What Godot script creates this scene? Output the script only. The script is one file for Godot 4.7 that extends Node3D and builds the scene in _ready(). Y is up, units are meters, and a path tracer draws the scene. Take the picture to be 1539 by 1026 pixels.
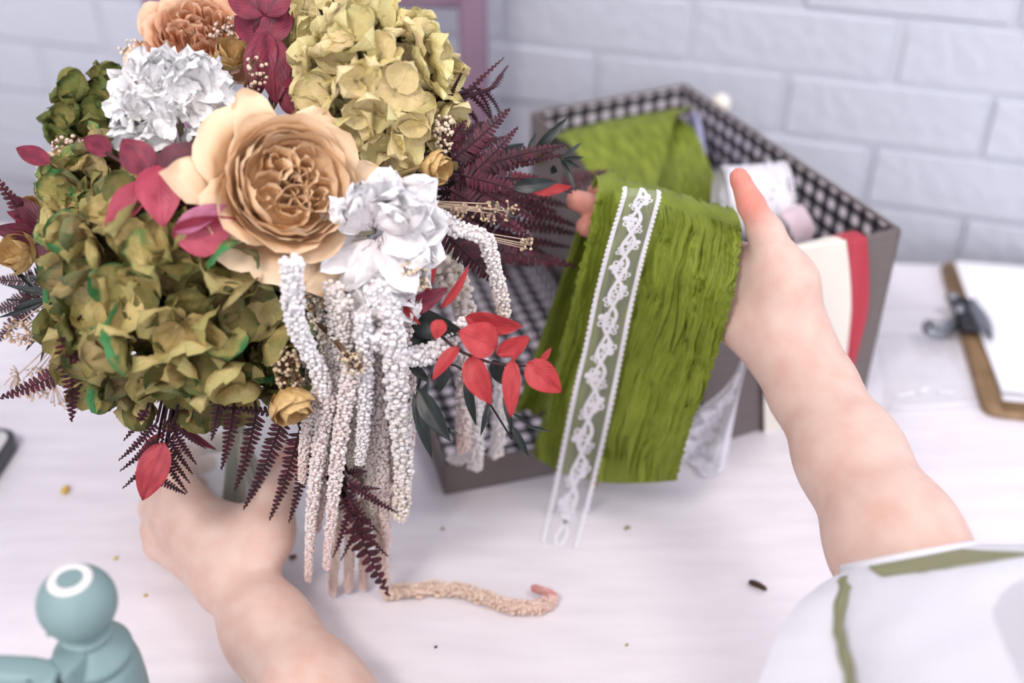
extends Node3D
# A florist's table: an arm steadies a glass vase of dried flowers, another holds up a crinkled ribbon and lace before a ribbon box.
# Table top at y = 0.75, floor at y = 0. The photograph was taken 0.55 m above the table, looking down 35 degrees.

const TABLE_Y := 0.75
const LENS := 1700.0
const PITCH := 0.6108652
const EYE := Vector3(0, 1.30, 0)
const FWD := Vector3(0, -0.5735764, -0.8191520)
const UP := Vector3(0, 0.8191520, -0.5735764)
const LEFT_OUT := Vector3(-0.167, 0.75, -0.578)   # foot of the vase

var mats := {}
var names := {}
var rng := RandomNumberGenerator.new()
var lumps := FastNoiseLite.new()
var ico_v := PackedVector3Array()
var ico_f := PackedInt32Array()


# ---------------------------------------------------------------- geometry collector
class Geo:
	var v := PackedVector3Array()
	var n := PackedVector3Array()
	var c := PackedColorArray()
	var uv := PackedVector2Array()
	var f := PackedInt32Array()

	func add(p: Vector3, col := Color.WHITE, t := Vector2.ZERO) -> int:
		v.append(p); c.append(col); uv.append(t)
		return v.size() - 1

	func tri(a: int, b: int, d: int) -> void:
		f.append(a); f.append(b); f.append(d)

	func quad(a: int, b: int, d: int, e: int) -> void:
		f.append(a); f.append(b); f.append(d)
		f.append(a); f.append(d); f.append(e)

	func grid(nu: int, nv: int, fn: Callable, col := Color.WHITE, flip := false) -> void:
		# fn(a, b) with a, b in 0..1 gives a point, or [point, colour]
		var at := v.size()
		for j in nv + 1:
			for i in nu + 1:
				var a := float(i) / nu
				var b := float(j) / nv
				var r = fn.call(a, b)
				if r is Array:
					add(r[0], r[1], Vector2(a, b))
				else:
					add(r, col, Vector2(a, b))
		for j in nv:
			for i in nu:
				var q := at + j * (nu + 1) + i
				if flip:
					quad(q, q + nu + 1, q + nu + 2, q + 1)
				else:
					quad(q, q + 1, q + nu + 2, q + nu + 1)

	func tube(path: PackedVector3Array, r0: float, r1: float, sides := 6, col := Color.WHITE, radii := PackedFloat32Array()) -> void:
		var m := path.size()
		if m < 2:
			return
		var t := (path[1] - path[0]).normalized()
		var x := t.cross(Vector3(0.31, 0.87, 0.39)).normalized()
		var at := v.size()
		for i in m:
			var d := (path[mini(i + 1, m - 1)] - path[maxi(i - 1, 0)]).normalized()
			x = (x - d * x.dot(d)).normalized()
			var y := d.cross(x)
			var r: float = radii[i] if radii.size() == m else lerpf(r0, r1, float(i) / (m - 1))
			for k in sides:
				var a := TAU * k / sides
				add(path[i] + (x * cos(a) + y * sin(a)) * r, col, Vector2(float(k) / sides, float(i) / (m - 1)))
		for i in m - 1:
			for k in sides:
				var k2 := (k + 1) % sides
				quad(at + i * sides + k, at + i * sides + k2, at + (i + 1) * sides + k2, at + (i + 1) * sides + k)
		var s := add(path[0], col)
		var e := add(path[m - 1], col)
		for k in sides:
			var k2 := (k + 1) % sides
			tri(s, at + k2, at + k)
			tri(e, at + (m - 1) * sides + k, at + (m - 1) * sides + k2)

	func sweep(path: PackedVector3Array, half: Vector2, r: float, col := Color.WHITE) -> void:
		# a rounded bar, half.x thick to either side and half.y up and down
		var loop := []
		for q in 4:
			for k in 4:
				var a := PI / 2 * (q + k / 3.0)
				var s := Vector2(1 if q == 0 or q == 3 else -1, 1 if q < 2 else -1)
				loop.append(Vector2(s.x * (half.x - r) + cos(a) * r, s.y * (half.y - r) + sin(a) * r))
		var at := v.size()
		var m := path.size()
		for i in m:
			var d := (path[mini(i + 1, m - 1)] - path[maxi(i - 1, 0)]).normalized()
			var x := d.cross(Vector3.UP).normalized()
			var y := x.cross(d)
			for e in loop:
				add(path[i] + x * e.x + y * e.y, col)
		for i in m - 1:
			for k in 16:
				quad(at + i * 16 + k, at + i * 16 + (k + 1) % 16, at + (i + 1) * 16 + (k + 1) % 16, at + (i + 1) * 16 + k)

	func lathe(profile: Array, segs: int, o: Vector3, col := Color.WHITE) -> void:
		var at := v.size()
		var m := profile.size()
		for i in m:
			for k in segs:
				var a := TAU * k / segs
				add(o + Vector3(cos(a) * profile[i].x, profile[i].y, sin(a) * profile[i].x), col, Vector2(float(k) / segs, float(i) / m))
		for i in m - 1:
			for k in segs:
				var k2 := (k + 1) % segs
				quad(at + i * segs + k, at + (i + 1) * segs + k, at + (i + 1) * segs + k2, at + i * segs + k2)

	func chamfer(at: Transform3D, size: Vector3, r: float, col := Color.WHITE) -> void:
		# a box with rounded edges: 24 corners that carry the normals of their faces
		var h := size / 2.0
		var first := v.size()
		while n.size() < v.size():
			n.append(Vector3.UP)
		for k in 8:
			var s := Vector3(1 if k & 1 else -1, 1 if k & 2 else -1, 1 if k & 4 else -1)
			for ax in 3:
				var p := Vector3(s.x * (h.x - r), s.y * (h.y - r), s.z * (h.z - r))
				p[ax] = s[ax] * h[ax]
				var nn := Vector3.ZERO
				nn[ax] = s[ax]
				var t := Vector2(p.z, p.y) if ax == 0 else Vector2(p.x, p.z) if ax == 1 else Vector2(p.x, p.y)
				add(at * p, col, t)
				n.append((at.basis * nn).normalized())
		var face := func(a: int, b: int, d: int, e: int, out: Vector3) -> void:
			var w := (v[b] - v[a]).cross(v[d] - v[a])
			if w.length_squared() < 1e-20 and e >= 0:
				w = (v[d] - v[a]).cross(v[e] - v[a])
			var turn := w.dot(out) > 0.0
			if e < 0:
				if turn: tri(a, d, b)
				else: tri(a, b, d)
			elif turn: quad(a, e, d, b)
			else: quad(a, b, d, e)
		for ax in 3:
			var b1 := 1 << ((ax + 1) % 3)
			var b2 := 1 << ((ax + 2) % 3)
			for s in 2:
				var k0 := s << ax
				var i := func(k: int, x: int) -> int: return first + k * 3 + x
				face.call(i.call(k0, ax), i.call(k0 | b1, ax), i.call(k0 | b1 | b2, ax), i.call(k0 | b2, ax), at.basis * (Vector3.ZERO + (Vector3(1, 0, 0) if ax == 0 else Vector3(0, 1, 0) if ax == 1 else Vector3(0, 0, 1)) * (1 if s else -1)))
			for q in 4:
				var s1 := q & 1
				var s2 := q >> 1
				var k0 := (b1 if s1 else 0) | (b2 if s2 else 0)
				var k1 := k0 | (1 << ax)
				var x1 := (ax + 1) % 3
				var x2 := (ax + 2) % 3
				var out := Vector3.ZERO
				out[x1] = 1 if s1 else -1
				out[x2] = 1 if s2 else -1
				face.call(first + k0 * 3 + x1, first + k0 * 3 + x2, first + k1 * 3 + x2, first + k1 * 3 + x1, at.basis * out)
		for k in 8:
			face.call(first + k * 3, first + k * 3 + 1, first + k * 3 + 2, -1, at.basis * Vector3(1 if k & 1 else -1, 1 if k & 2 else -1, 1 if k & 4 else -1))

	func mesh() -> ArrayMesh:
		var a := []
		a.resize(Mesh.ARRAY_MAX)
		a[Mesh.ARRAY_VERTEX] = v
		a[Mesh.ARRAY_COLOR] = c
		a[Mesh.ARRAY_TEX_UV] = uv
		a[Mesh.ARRAY_INDEX] = f
		if n.size() == v.size():
			a[Mesh.ARRAY_NORMAL] = n
			var am := ArrayMesh.new()
			am.add_surface_from_arrays(Mesh.PRIMITIVE_TRIANGLES, a)
			return am
		var st := SurfaceTool.new()
		st.create_from_arrays(a, Mesh.PRIMITIVE_TRIANGLES)
		st.generate_normals()
		return st.commit()


# ---------------------------------------------------------------- places
func px(u: float, v: float, s: float) -> Vector3:   # a point of the place, s metres deep along the line of sight
	return EYE + FWD * s + Vector3((u - 769.5) / LENS * s, 0, 0) + UP * ((513.0 - v) / LENS * s)

func away(u: float, v: float, d: float) -> Vector3:   # the point of that sight line that stands d metres away over the ground
	return px(u, v, d / (0.8191520 + (513.0 - v) / LENS * 0.5735764))

func table_at(u: float, v: float, h := 0.0) -> Vector3:
	return px(u, v, (0.55 - h) / (0.5735764 - (513.0 - v) / LENS * 0.8191520))

func plane_at(u: float, v: float, p0: Vector3, nn: Vector3) -> Vector3:
	var d := px(u, v, 1.0) - EYE
	return EYE + d * ((p0 - EYE).dot(nn) / d.dot(nn))

func ball_s(u: float, v: float) -> float:   # depth of the bouquet's rounded front
	var x := (u - 345.0) / 340.0
	var y := (v - 310.0) / 350.0
	return 0.635 - 0.075 * sqrt(maxf(0.0, 1.0 - x * x - y * y))

func ball(u: float, v: float, off := 0.0) -> Vector3:
	return px(u, v, ball_s(u, v) + off)

func metres(pixels: float, s: float) -> float:
	return pixels * s / LENS

func curve(points: PackedVector3Array, n: int) -> PackedVector3Array:   # a smooth line through the points
	var out := PackedVector3Array()
	var m := points.size()
	if m == 2:
		for i in n + 1:
			out.append(points[0].lerp(points[1], float(i) / n))
		return out
	for i in n + 1:
		var x := float(i) / n * (m - 1)
		var k := mini(int(x), m - 2)
		out.append(points[k].cubic_interpolate(points[k + 1], points[maxi(k - 1, 0)], points[mini(k + 2, m - 1)], x - k))
	return out

func frame(y_axis: Vector3, z_hint: Vector3, o: Vector3) -> Transform3D:
	var y := y_axis.normalized()
	var x := y.cross(z_hint).normalized()
	return Transform3D(Basis(x, y, x.cross(y)), o)


# ---------------------------------------------------------------- objects
func col(r: float, g: float, b: float) -> Color:
	return Color(r / 255.0, g / 255.0, b / 255.0).srgb_to_linear()

func numbered(called: String) -> String:
	names[called] = names.get(called, -1) + 1
	return called if names[called] == 0 else "%s_%03d" % [called, names[called]]

func thing(called: String, label: String, category: String, at := Vector3.ZERO, group := "") -> Node3D:
	var o := Node3D.new()
	o.name = numbered(called)
	add_child(o)
	o.position = at
	tag(o, label, category, group)
	return o

func tag(o: Node3D, label: String, category: String, group := "") -> void:
	o.set_meta("label", label)
	o.set_meta("category", category)
	if group: o.set_meta("group", group)

func part(parent: Node3D, called: String, m: Mesh, mat: Material, at := Transform3D.IDENTITY) -> MeshInstance3D:
	# meshes are made in the place's axes: a child is set back by where its parents stand
	var o := MeshInstance3D.new()
	o.name = called
	o.mesh = m
	o.material_override = mat
	var back := Vector3.ZERO
	var p: Node = parent
	while p != self:
		back -= p.position
		p = p.get_parent()
	o.transform = Transform3D(at.basis, at.origin + back)
	parent.add_child(o, true)
	return o

func inside(parent: Node3D, called: String, m: Mesh, mat: Material, at: Transform3D) -> MeshInstance3D:   # a sub-part in its parent's own axes
	var o := MeshInstance3D.new()
	o.name = called
	o.mesh = m
	o.material_override = mat
	o.transform = at
	parent.add_child(o, true)
	return o

func structure(called: String, m: Mesh, mat: Material, label: String, category: String) -> MeshInstance3D:
	var o := MeshInstance3D.new()
	o.name = numbered(called)
	o.mesh = m
	o.material_override = mat
	o.set_meta("kind", "structure")
	o.set_meta("label", label)
	o.set_meta("category", category)
	add_child(o)
	return o

func material(called: String, c: Color, rough := 0.7, metal := 0.0) -> StandardMaterial3D:
	var m := StandardMaterial3D.new()
	m.resource_name = called
	m.albedo_color = c
	m.roughness = rough
	m.metallic = metal
	m.cull_mode = BaseMaterial3D.CULL_DISABLED
	mats[called] = m
	return m

func tinted(called: String, rough := 0.8, through := 0.0) -> StandardMaterial3D:   # takes its colour from the mesh
	var m := material(called, Color.WHITE, rough)
	m.vertex_color_use_as_albedo = true
	if through > 0.0:
		m.backlight_enabled = true
		m.backlight = Color(through, through, through)
	return m

func noise(freq: float, seed_: int, octaves := 3, kind := FastNoiseLite.TYPE_SIMPLEX_SMOOTH) -> FastNoiseLite:
	var f := FastNoiseLite.new()
	f.noise_type = kind
	f.frequency = freq
	f.seed = seed_
	f.fractal_octaves = octaves
	return f

func noise_image(w: int, h: int, fx: float, fy: float, seed_: int, lo: Color, hi: Color, octaves := 4) -> ImageTexture:
	var f := noise(1.0, seed_, octaves)
	var im := Image.create_empty(w, h, false, Image.FORMAT_RGB8)
	for y in h:
		for x in w:
			# blended across the borders so that it repeats
			var a := float(x) / w
			var b := float(y) / h
			var ax := TAU * a
			var t := f.get_noise_3d(cos(ax) * fx, sin(ax) * fx, b * fy)
			var t2 := f.get_noise_3d(cos(ax) * fx, sin(ax) * fx, (b - 1.0) * fy)
			t = lerpf(t, t2, smoothstep(0.7, 1.0, b))
			im.set_pixel(x, y, lo.lerp(hi, clampf(0.5 + t * 0.9, 0, 1)))
	return ImageTexture.create_from_image(im)

func grey(x: float) -> Color:
	return Color(x, x, x)


func _ready() -> void:
	rng.seed = 4711
	lumps = noise(1.0, 5, 3)
	var cam := Camera3D.new()
	cam.name = "camera"
	cam.position = EYE
	cam.rotation = Vector3(-PITCH, 0, 0)
	cam.fov = 33.585
	var lens := CameraAttributesPhysical.new()
	lens.frustum_focal_length = 39.77
	lens.frustum_focus_distance = 0.62
	lens.exposure_aperture = 3.1
	lens.frustum_near = 0.02
	lens.frustum_far = 60.0
	cam.attributes = lens
	add_child(cam)
	cam.fov = 33.585
	cam.current = true
	var env := Environment.new()
	var sky := Sky.new()
	var air := ProceduralSkyMaterial.new()
	air.sky_top_color = Color(0.74, 0.81, 0.94)
	air.sky_horizon_color = Color(0.93, 0.94, 0.97)
	air.ground_bottom_color = Color(0.45, 0.45, 0.45)
	air.ground_horizon_color = Color(0.75, 0.78, 0.82)
	air.sky_energy_multiplier = 1.5
	sky.sky_material = air
	env.background_mode = Environment.BG_SKY
	env.sky = sky
	env.tonemap_mode = Environment.TONE_MAPPER_LINEAR
	env.tonemap_exposure = 1.30
	env.sdfgi_enabled = true
	env.ssao_enabled = true
	env.ssil_enabled = true
	var we := WorldEnvironment.new()
	we.name = "surroundings"
	we.environment = env
	add_child(we)
	# daylight through the windows: a sheet of light in each opening; ceiling panels bring their own
	area_light("window_daylight", Vector3(1.93, 1.75, -0.2), Vector3(-1, -0.18, -0.02), Vector2(1.7, 1.3), 0.85, Color(1.0, 0.99, 0.985))
	area_light("window_daylight", Vector3(0.0, 1.8, 2.73), Vector3(0, -0.12, -1), Vector2(2.4, 1.3), 3.3, Color(1.0, 0.99, 0.98))
	palette()
	room()
	ceiling_panel(Vector3(0.85, 2.68, -0.1), 0.75, "square ceiling light panel nearer the side window")
	ceiling_panel(Vector3(-0.75, 2.68, 0.70), 2.3, "square ceiling light panel nearer the plain side wall")
	table()
	chairs()
	boxes()
	box_contents()
	clipboard()
	small_things()
	person()
	ribbon_and_lace()
	bouquet()


func area_light(called: String, at: Vector3, towards: Vector3, size: Vector2, energy: float, c: Color) -> void:
	var l := AreaLight3D.new()
	l.name = called
	l.area_size = size
	l.light_energy = energy
	l.light_color = c
	l.shadow_enabled = true
	l.area_range = 12.0
	l.area_attenuation = 2.0
	add_child(l, true)
	l.look_at_from_position(at, at + towards, Vector3.UP if absf(towards.normalized().y) < 0.9 else Vector3.FORWARD)


func palette() -> void:
	var wall := material("white wall paint", Color(0.80, 0.815, 0.862), 0.55)
	wall.heightmap_enabled = true
	wall.heightmap_scale = 0.16
	wall.uv1_triplanar = true
	wall.uv1_scale = Vector3(3.1, 3.1, 3.1)
	wall.heightmap_texture = noise_image(256, 256, 3.0, 18.0, 3, grey(0.2), grey(0.8), 5)
	material("mortar", Color(0.78, 0.795, 0.842), 0.8)
	material("plain wall", Color(0.90, 0.90, 0.93), 0.8)
	material("floor boards", Color(0.62, 0.56, 0.50), 0.6)
	var t := material("white table paint", Color(0.93, 0.912, 0.935), 0.42)
	t.albedo_texture = noise_image(512, 256, 1.6, 26.0, 8, Color(0.955, 0.95, 0.955), Color(1, 1, 1), 5)
	t.uv1_triplanar = true
	t.uv1_scale = Vector3(1.1, 1.1, 2.4)
	t.heightmap_enabled = true
	t.heightmap_scale = 0.02
	t.heightmap_texture = noise_image(256, 256, 1.2, 40.0, 21, grey(0.3), grey(0.7), 4)
	var mv := material("mauve paint", Color(0.60, 0.49, 0.57), 0.6)
	mv.albedo_texture = noise_image(128, 128, 2.0, 9.0, 14, Color(0.9, 0.9, 0.9), Color(1, 1, 1))
	material("pale teal paint", Color(0.51, 0.615, 0.62), 0.5)
	material("bare white", Color(0.93, 0.91, 0.91), 0.6)
	material("metal", Color(0.55, 0.56, 0.58), 0.28, 1.0)
	material("dark metal", Color(0.22, 0.22, 0.24), 0.4, 0.8)
	# linen and gingham
	var linen := material("grey linen", Color(0.51, 0.472, 0.465), 0.95)
	linen.albedo_texture = weave(96, Color(0.80, 0.79, 0.79), Color(1, 1, 1))
	linen.uv1_scale = Vector3(22, 22, 22)
	linen.uv1_triplanar = true
	var gm := material("gingham", Color.WHITE, 0.95)
	gm.albedo_texture = gingham()
	gm.uv1_scale = Vector3(1.0 / 0.0142, 1.0 / 0.0142, 1)
	material("cream paper", Color(0.95, 0.93, 0.88), 0.8)
	material("white paper", Color(0.95, 0.945, 0.965), 0.8)
	var rd := material("red cloth", Color(0.80, 0.28, 0.34), 0.9)
	rd.albedo_texture = weave(64, Color(0.85, 0.85, 0.85), Color(1, 1, 1))
	rd.uv1_scale = Vector3(6, 14, 1)
	material("lilac plastic", Color(0.66, 0.66, 0.80), 0.35)
	var lace := material("lace thread", Color(0.95, 0.94, 0.97), 0.9)
	lace.backlight_enabled = true
	lace.backlight = Color(0.5, 0.5, 0.5)
	for e in [["lace net", 0.17], ["soft lace net", 0.55]]:
		var net := material(e[0], Color(0.93, 0.93, 0.96, e[1]), 0.9)
		net.transparency = BaseMaterial3D.TRANSPARENCY_ALPHA
	var pk := material("sheer pink", Color(0.93, 0.84, 0.88, 0.75), 0.7)
	pk.transparency = BaseMaterial3D.TRANSPARENCY_ALPHA
	var rib := tinted("crinkled ribbon", 0.62, 0.12)
	rib.heightmap_enabled = true
	rib.heightmap_scale = 0.06
	rib.uv1_scale = Vector3(3, 2, 1)
	rib.heightmap_texture = noise_image(256, 256, 7.0, 14.0, 31, grey(0.1), grey(0.9), 5)
	var wood := material("ridged wood", Color(0.66, 0.54, 0.40), 0.6)
	wood.albedo_texture = noise_image(256, 64, 2.0, 3.0, 41, Color(0.72, 0.70, 0.68), Color(1, 1, 1), 5)
	wood.uv1_triplanar = true
	wood.uv1_scale = Vector3(9, 9, 9)
	var pl := material("clear film", Color(0.97, 0.97, 0.98, 0.10), 0.08)
	pl.transparency = BaseMaterial3D.TRANSPARENCY_ALPHA
	var gl := material("vase glass", Color(0.90, 0.97, 0.95, 0.12), 0.04)
	gl.transparency = BaseMaterial3D.TRANSPARENCY_ALPHA
	material("tin", Color(0.33, 0.34, 0.35), 0.4, 0.5)
	# skin and clothes
	var skin := tinted("skin", 0.52)
	skin.subsurf_scatter_enabled = true
	skin.subsurf_scatter_strength = 0.12
	skin.heightmap_enabled = true
	skin.heightmap_scale = 0.025
	skin.uv1_triplanar = true
	skin.uv1_scale = Vector3(14, 14, 14)
	skin.heightmap_texture = noise_image(256, 256, 9.0, 50.0, 77, grey(0.2), grey(0.8), 4)
	var cloth := material("white blouse cloth", Color(0.915, 0.915, 0.94), 0.9)
	cloth.albedo_texture = weave(64, Color(0.96, 0.96, 0.96), Color(1, 1, 1))
	cloth.uv1_scale = Vector3(30, 30, 1)
	material("olive trim", Color(0.57, 0.57, 0.44), 0.9)
	# flowers
	var pt := tinted("hydrangea petal", 0.72, 0.30)
	pt.heightmap_enabled = true
	pt.heightmap_scale = 0.05
	pt.heightmap_texture = vein_image(1)
	tinted("rose petal", 0.62, 0.30)
	tinted("white petal", 0.75, 0.35)
	var lf := tinted("leaf", 0.5, 0.22)
	lf.heightmap_enabled = true
	lf.heightmap_scale = 0.03
	lf.heightmap_texture = vein_image(2)
	tinted("fern", 0.6, 0.10)
	tinted("dark leaf", 0.42, 0.08)
	tinted("blossom", 0.9, 0.45)
	tinted("stem", 0.7)


func weave(n: int, lo: Color, hi: Color) -> ImageTexture:
	var im := Image.create_empty(n, n, false, Image.FORMAT_RGB8)
	var r := RandomNumberGenerator.new()
	r.seed = n
	var across := []
	var along := []
	for i in n:
		across.append(r.randf()); along.append(r.randf())
	for y in n:
		for x in n:
			var over := (x / 2 + y / 2) % 2 == 0
			im.set_pixel(x, y, lo.lerp(hi, clampf((0.65 if over else 0.25) + 0.4 * ((across[x] if over else along[y]) - 0.4), 0, 1)))
	return ImageTexture.create_from_image(im)


func gingham() -> ImageTexture:
	var im := Image.create_empty(64, 64, false, Image.FORMAT_RGB8)
	for y in 64:
		for x in 64:
			var a := x < 32
			var b := y < 32
			var k := 1.0 if not a and not b else 0.0 if a and b else 0.30
			if a != b:   # the twill of the half-tone checks
				k += 0.16 if (x + y) % 4 < 2 else -0.12
			im.set_pixel(x, y, Color(0.13, 0.125, 0.135).lerp(Color(0.97, 0.93, 0.965), k))
	return ImageTexture.create_from_image(im)


func vein_image(kind: int) -> ImageTexture:
	# veins that fan out from the base (1) or leave a midrib (2)
	var im := Image.create_empty(128, 128, false, Image.FORMAT_L8)
	var f := noise(0.03, 60 + kind, 3)
	for y in 128:
		for x in 128:
			var a := x / 63.5 - 1.0
			var b := y / 127.0
			var q := 0.5 + 0.25 * f.get_noise_2d(x * 2.0, y * 2.0)
			var w := absf(a) / (0.25 + b) if kind == 1 else b * 7.0 - absf(a) * 3.0
			var d := absf(fposmod(w * (5.0 if kind == 1 else 1.3), 1.0) - 0.5)
			q -= 0.35 * smoothstep(0.16, 0.0, d)
			q -= 0.5 * smoothstep(0.07, 0.0, absf(a))
			im.set_pixel(x, y, grey(clampf(q, 0, 1)))
	return ImageTexture.create_from_image(im)


# ---------------------------------------------------------------- the room
func slab(called: String, at: Vector3, size: Vector3, mat: String, label: String, category: String, turn := 0.0) -> MeshInstance3D:
	var g := Geo.new()
	g.chamfer(Transform3D.IDENTITY, size, 0.004)
	var o := structure(called, g.mesh(), mats[mat], label, category)
	o.position = at
	o.rotation.y = turn
	return o


func room() -> void:
	slab("floor", Vector3(0, -0.05, 0.7), Vector3(4.4, 0.1, 5.2), "floor boards", "plain wooden floor under the table", "floor")
	slab("ceiling", Vector3(0, 2.77, 0.7), Vector3(4.4, 0.1, 5.2), "plain wall", "plain white ceiling of the workroom", "ceiling")
	slab("wall_left", Vector3(-2.05, 1.36, 0.7), Vector3(0.1, 2.72, 5.2), "plain wall", "plain white side wall left of the table", "wall")
	# the brick wall stands askew behind the table
	var yaw := -0.297
	var along := Vector3(cos(yaw), 0, -sin(yaw))
	var out := Vector3(sin(yaw), 0, cos(yaw))
	var foot := Vector3(0.7, 0, -0.882)
	var w := slab("wall_back", foot - along * 0.75 - out * 0.065 + Vector3(0, 1.36, 0), Vector3(6.0, 2.72, 0.12), "mortar", "white painted brick wall behind the table", "wall", yaw)
	var base := w.position
	# bricks that the picture and a step beside it can see: 24 courses of painted brick, each one a piece of the wall
	var bl := 0.187
	var bh := 0.0625
	var kinds := []
	for k in 5:
		var g := Geo.new()
		g.chamfer(Transform3D.IDENTITY, Vector3(bl - 0.0060 - 0.0018 * (k % 3), bh - 0.0026 - 0.0014 * (k % 2), 0.03), 0.0034)
		for i in g.v.size():
			g.v[i] += Vector3(lumps.get_noise_3d(i * 9.0, k * 70.0, 0), lumps.get_noise_3d(i * 9.0, k * 70.0, 50), lumps.get_noise_3d(i * 9.0, k * 70.0, 90)) * 0.0022
		kinds.append(g.mesh())
	var p0 := plane_at(1180, 112, foot, out)
	var x0 := (p0 - base).dot(along)
	var y0 := p0.y - base.y
	for row in range(-3, 14):
		for i in range(-7, 5):
			var m := MeshInstance3D.new()
			m.name = "brick"
			m.mesh = kinds[rng.randi() % 5]
			m.material_override = mats["white wall paint"]
			var y := y0 - bh * 0.5 + row * bh
			var x := x0 + (i + (0.5 if posmod(row, 2) == 0 else 0.0)) * bl + rng.randf_range(-0.003, 0.003)
			if absf(y) > 1.3 or absf(x) > 2.9:
				continue
			m.position = Vector3(x, y, 0.0480 + rng.randf_range(-0.0014, 0.0014))
			m.rotation = Vector3(rng.randf_range(-0.008, 0.008), rng.randf_range(-0.006, 0.006), rng.randf_range(-0.006, 0.006))
			w.add_child(m, true)
	# window walls
	for s in [[Vector3(2.05, 0.5, 0.7), Vector3(0.1, 1.0, 5.2)], [Vector3(2.05, 2.6, 0.7), Vector3(0.1, 0.24, 5.2)], [Vector3(2.05, 1.75, -1.5), Vector3(0.1, 1.5, 0.8)], [Vector3(2.05, 1.75, 2.0), Vector3(0.1, 1.5, 2.6)]]:
		slab("wall_right", s[0], s[1], "plain wall", "white wall piece round the side window", "wall")
	for s in [[Vector3(0, 0.5, 2.85), Vector3(4.4, 1.0, 0.1)], [Vector3(0, 2.6, 2.85), Vector3(4.4, 0.24, 0.1)], [Vector3(-1.75, 1.75, 2.85), Vector3(0.9, 1.5, 0.1)], [Vector3(1.75, 1.75, 2.85), Vector3(0.9, 1.5, 0.1)]]:
		slab("wall_front", s[0], s[1], "plain wall", "white wall piece round the window behind the table", "wall")

	window("window_1", Vector3(2.05, 1.75, -0.2), Basis(Vector3.UP, PI / 2), Vector2(1.8, 1.5), "white framed side window letting daylight in")
	window("window_2", Vector3(0.0, 1.75, 2.85), Basis.IDENTITY, Vector2(2.6, 1.5), "white framed window behind the near side of the table")


func window(called: String, at: Vector3, q: Basis, size: Vector2, label: String) -> void:
	var g := Geo.new()
	for s in [-0.5, 0.0, 0.5]:
		g.chamfer(Transform3D(q, q * Vector3(s * (size.x - 0.06), 0, 0)), Vector3(0.06, size.y, 0.06), 0.004)
	for s in [-0.5, 0.5]:
		g.chamfer(Transform3D(q, q * Vector3(0, s * (size.y - 0.06), 0)), Vector3(size.x, 0.06, 0.055), 0.004)
	var o := structure(called, g.mesh(), mats["bare white"], label, "window")
	o.position = at
	for s in [-0.25, 0.25]:
		var p := Geo.new()
		p.chamfer(Transform3D(q, q * Vector3(s * (size.x - 0.06), 0, 0)), Vector3(size.x / 2 - 0.09, size.y - 0.12, 0.004), 0.001)
		inside(o, "pane", p.mesh(), mats["clear film"], Transform3D.IDENTITY)


func ceiling_panel(at: Vector3, energy: float, label: String) -> void:
	var o := thing("ceiling_light", label, "ceiling light", at)
	var g := Geo.new()
	g.chamfer(Transform3D(Basis.IDENTITY, at + Vector3(0, 0.02, 0)), Vector3(0.64, 0.04, 0.64), 0.006)
	part(o, "housing", g.mesh(), mats["bare white"])
	var d := Geo.new()
	d.chamfer(Transform3D(Basis.IDENTITY, at + Vector3(0, -0.002, 0)), Vector3(0.58, 0.012, 0.58), 0.003)
	var glow: StandardMaterial3D = mats.get("panel glow")
	if glow == null:
		glow = material("panel glow", Color(0.95, 0.95, 0.95), 0.5)
		glow.emission_enabled = true
		glow.emission = Color(1.0, 0.97, 0.95)
		glow.emission_energy_multiplier = 1.2
	part(o, "diffuser", d.mesh(), glow)
	area_light("panel_light", at + Vector3(0, -0.012, 0), Vector3.DOWN, Vector2(0.56, 0.56), energy, Color(1.0, 0.972, 0.955))


func table() -> void:
	var o := thing("work_table", "white painted wooden work table under the vase and ribbon box", "table", Vector3(0, 0, -0.62))
	var q := Basis(Vector3.UP, -0.087)
	# its far edge runs just in front of the brick wall
	var edge := Vector3(0.425, 0, -0.912)
	var along := q * Vector3.RIGHT
	var back := q * Vector3.FORWARD
	var mid := edge - along * 0.84 - back * 0.275
	var g := Geo.new()
	g.chamfer(Transform3D(q, Vector3(mid.x, 0.732, mid.z)), Vector3(2.1, 0.036, 0.55), 0.004)
	part(o, "tabletop", g.mesh(), mats["white table paint"])
	for s in [[-0.95, -0.22], [0.95, -0.22], [-0.95, 0.22], [0.95, 0.22]]:
		var l := Geo.new()
		l.chamfer(Transform3D(q, mid + along * s[0] + back * s[1] + Vector3(0, 0.357, 0)), Vector3(0.06, 0.714, 0.06), 0.004)
		part(o, "leg", l.mesh(), mats["white table paint"])
	for s in [-0.2, 0.2]:
		var l := Geo.new()
		l.chamfer(Transform3D(q, mid + back * s + Vector3(0, 0.66, 0)), Vector3(1.85, 0.10, 0.022), 0.003)
		part(o, "apron", l.mesh(), mats["white table paint"])


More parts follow.
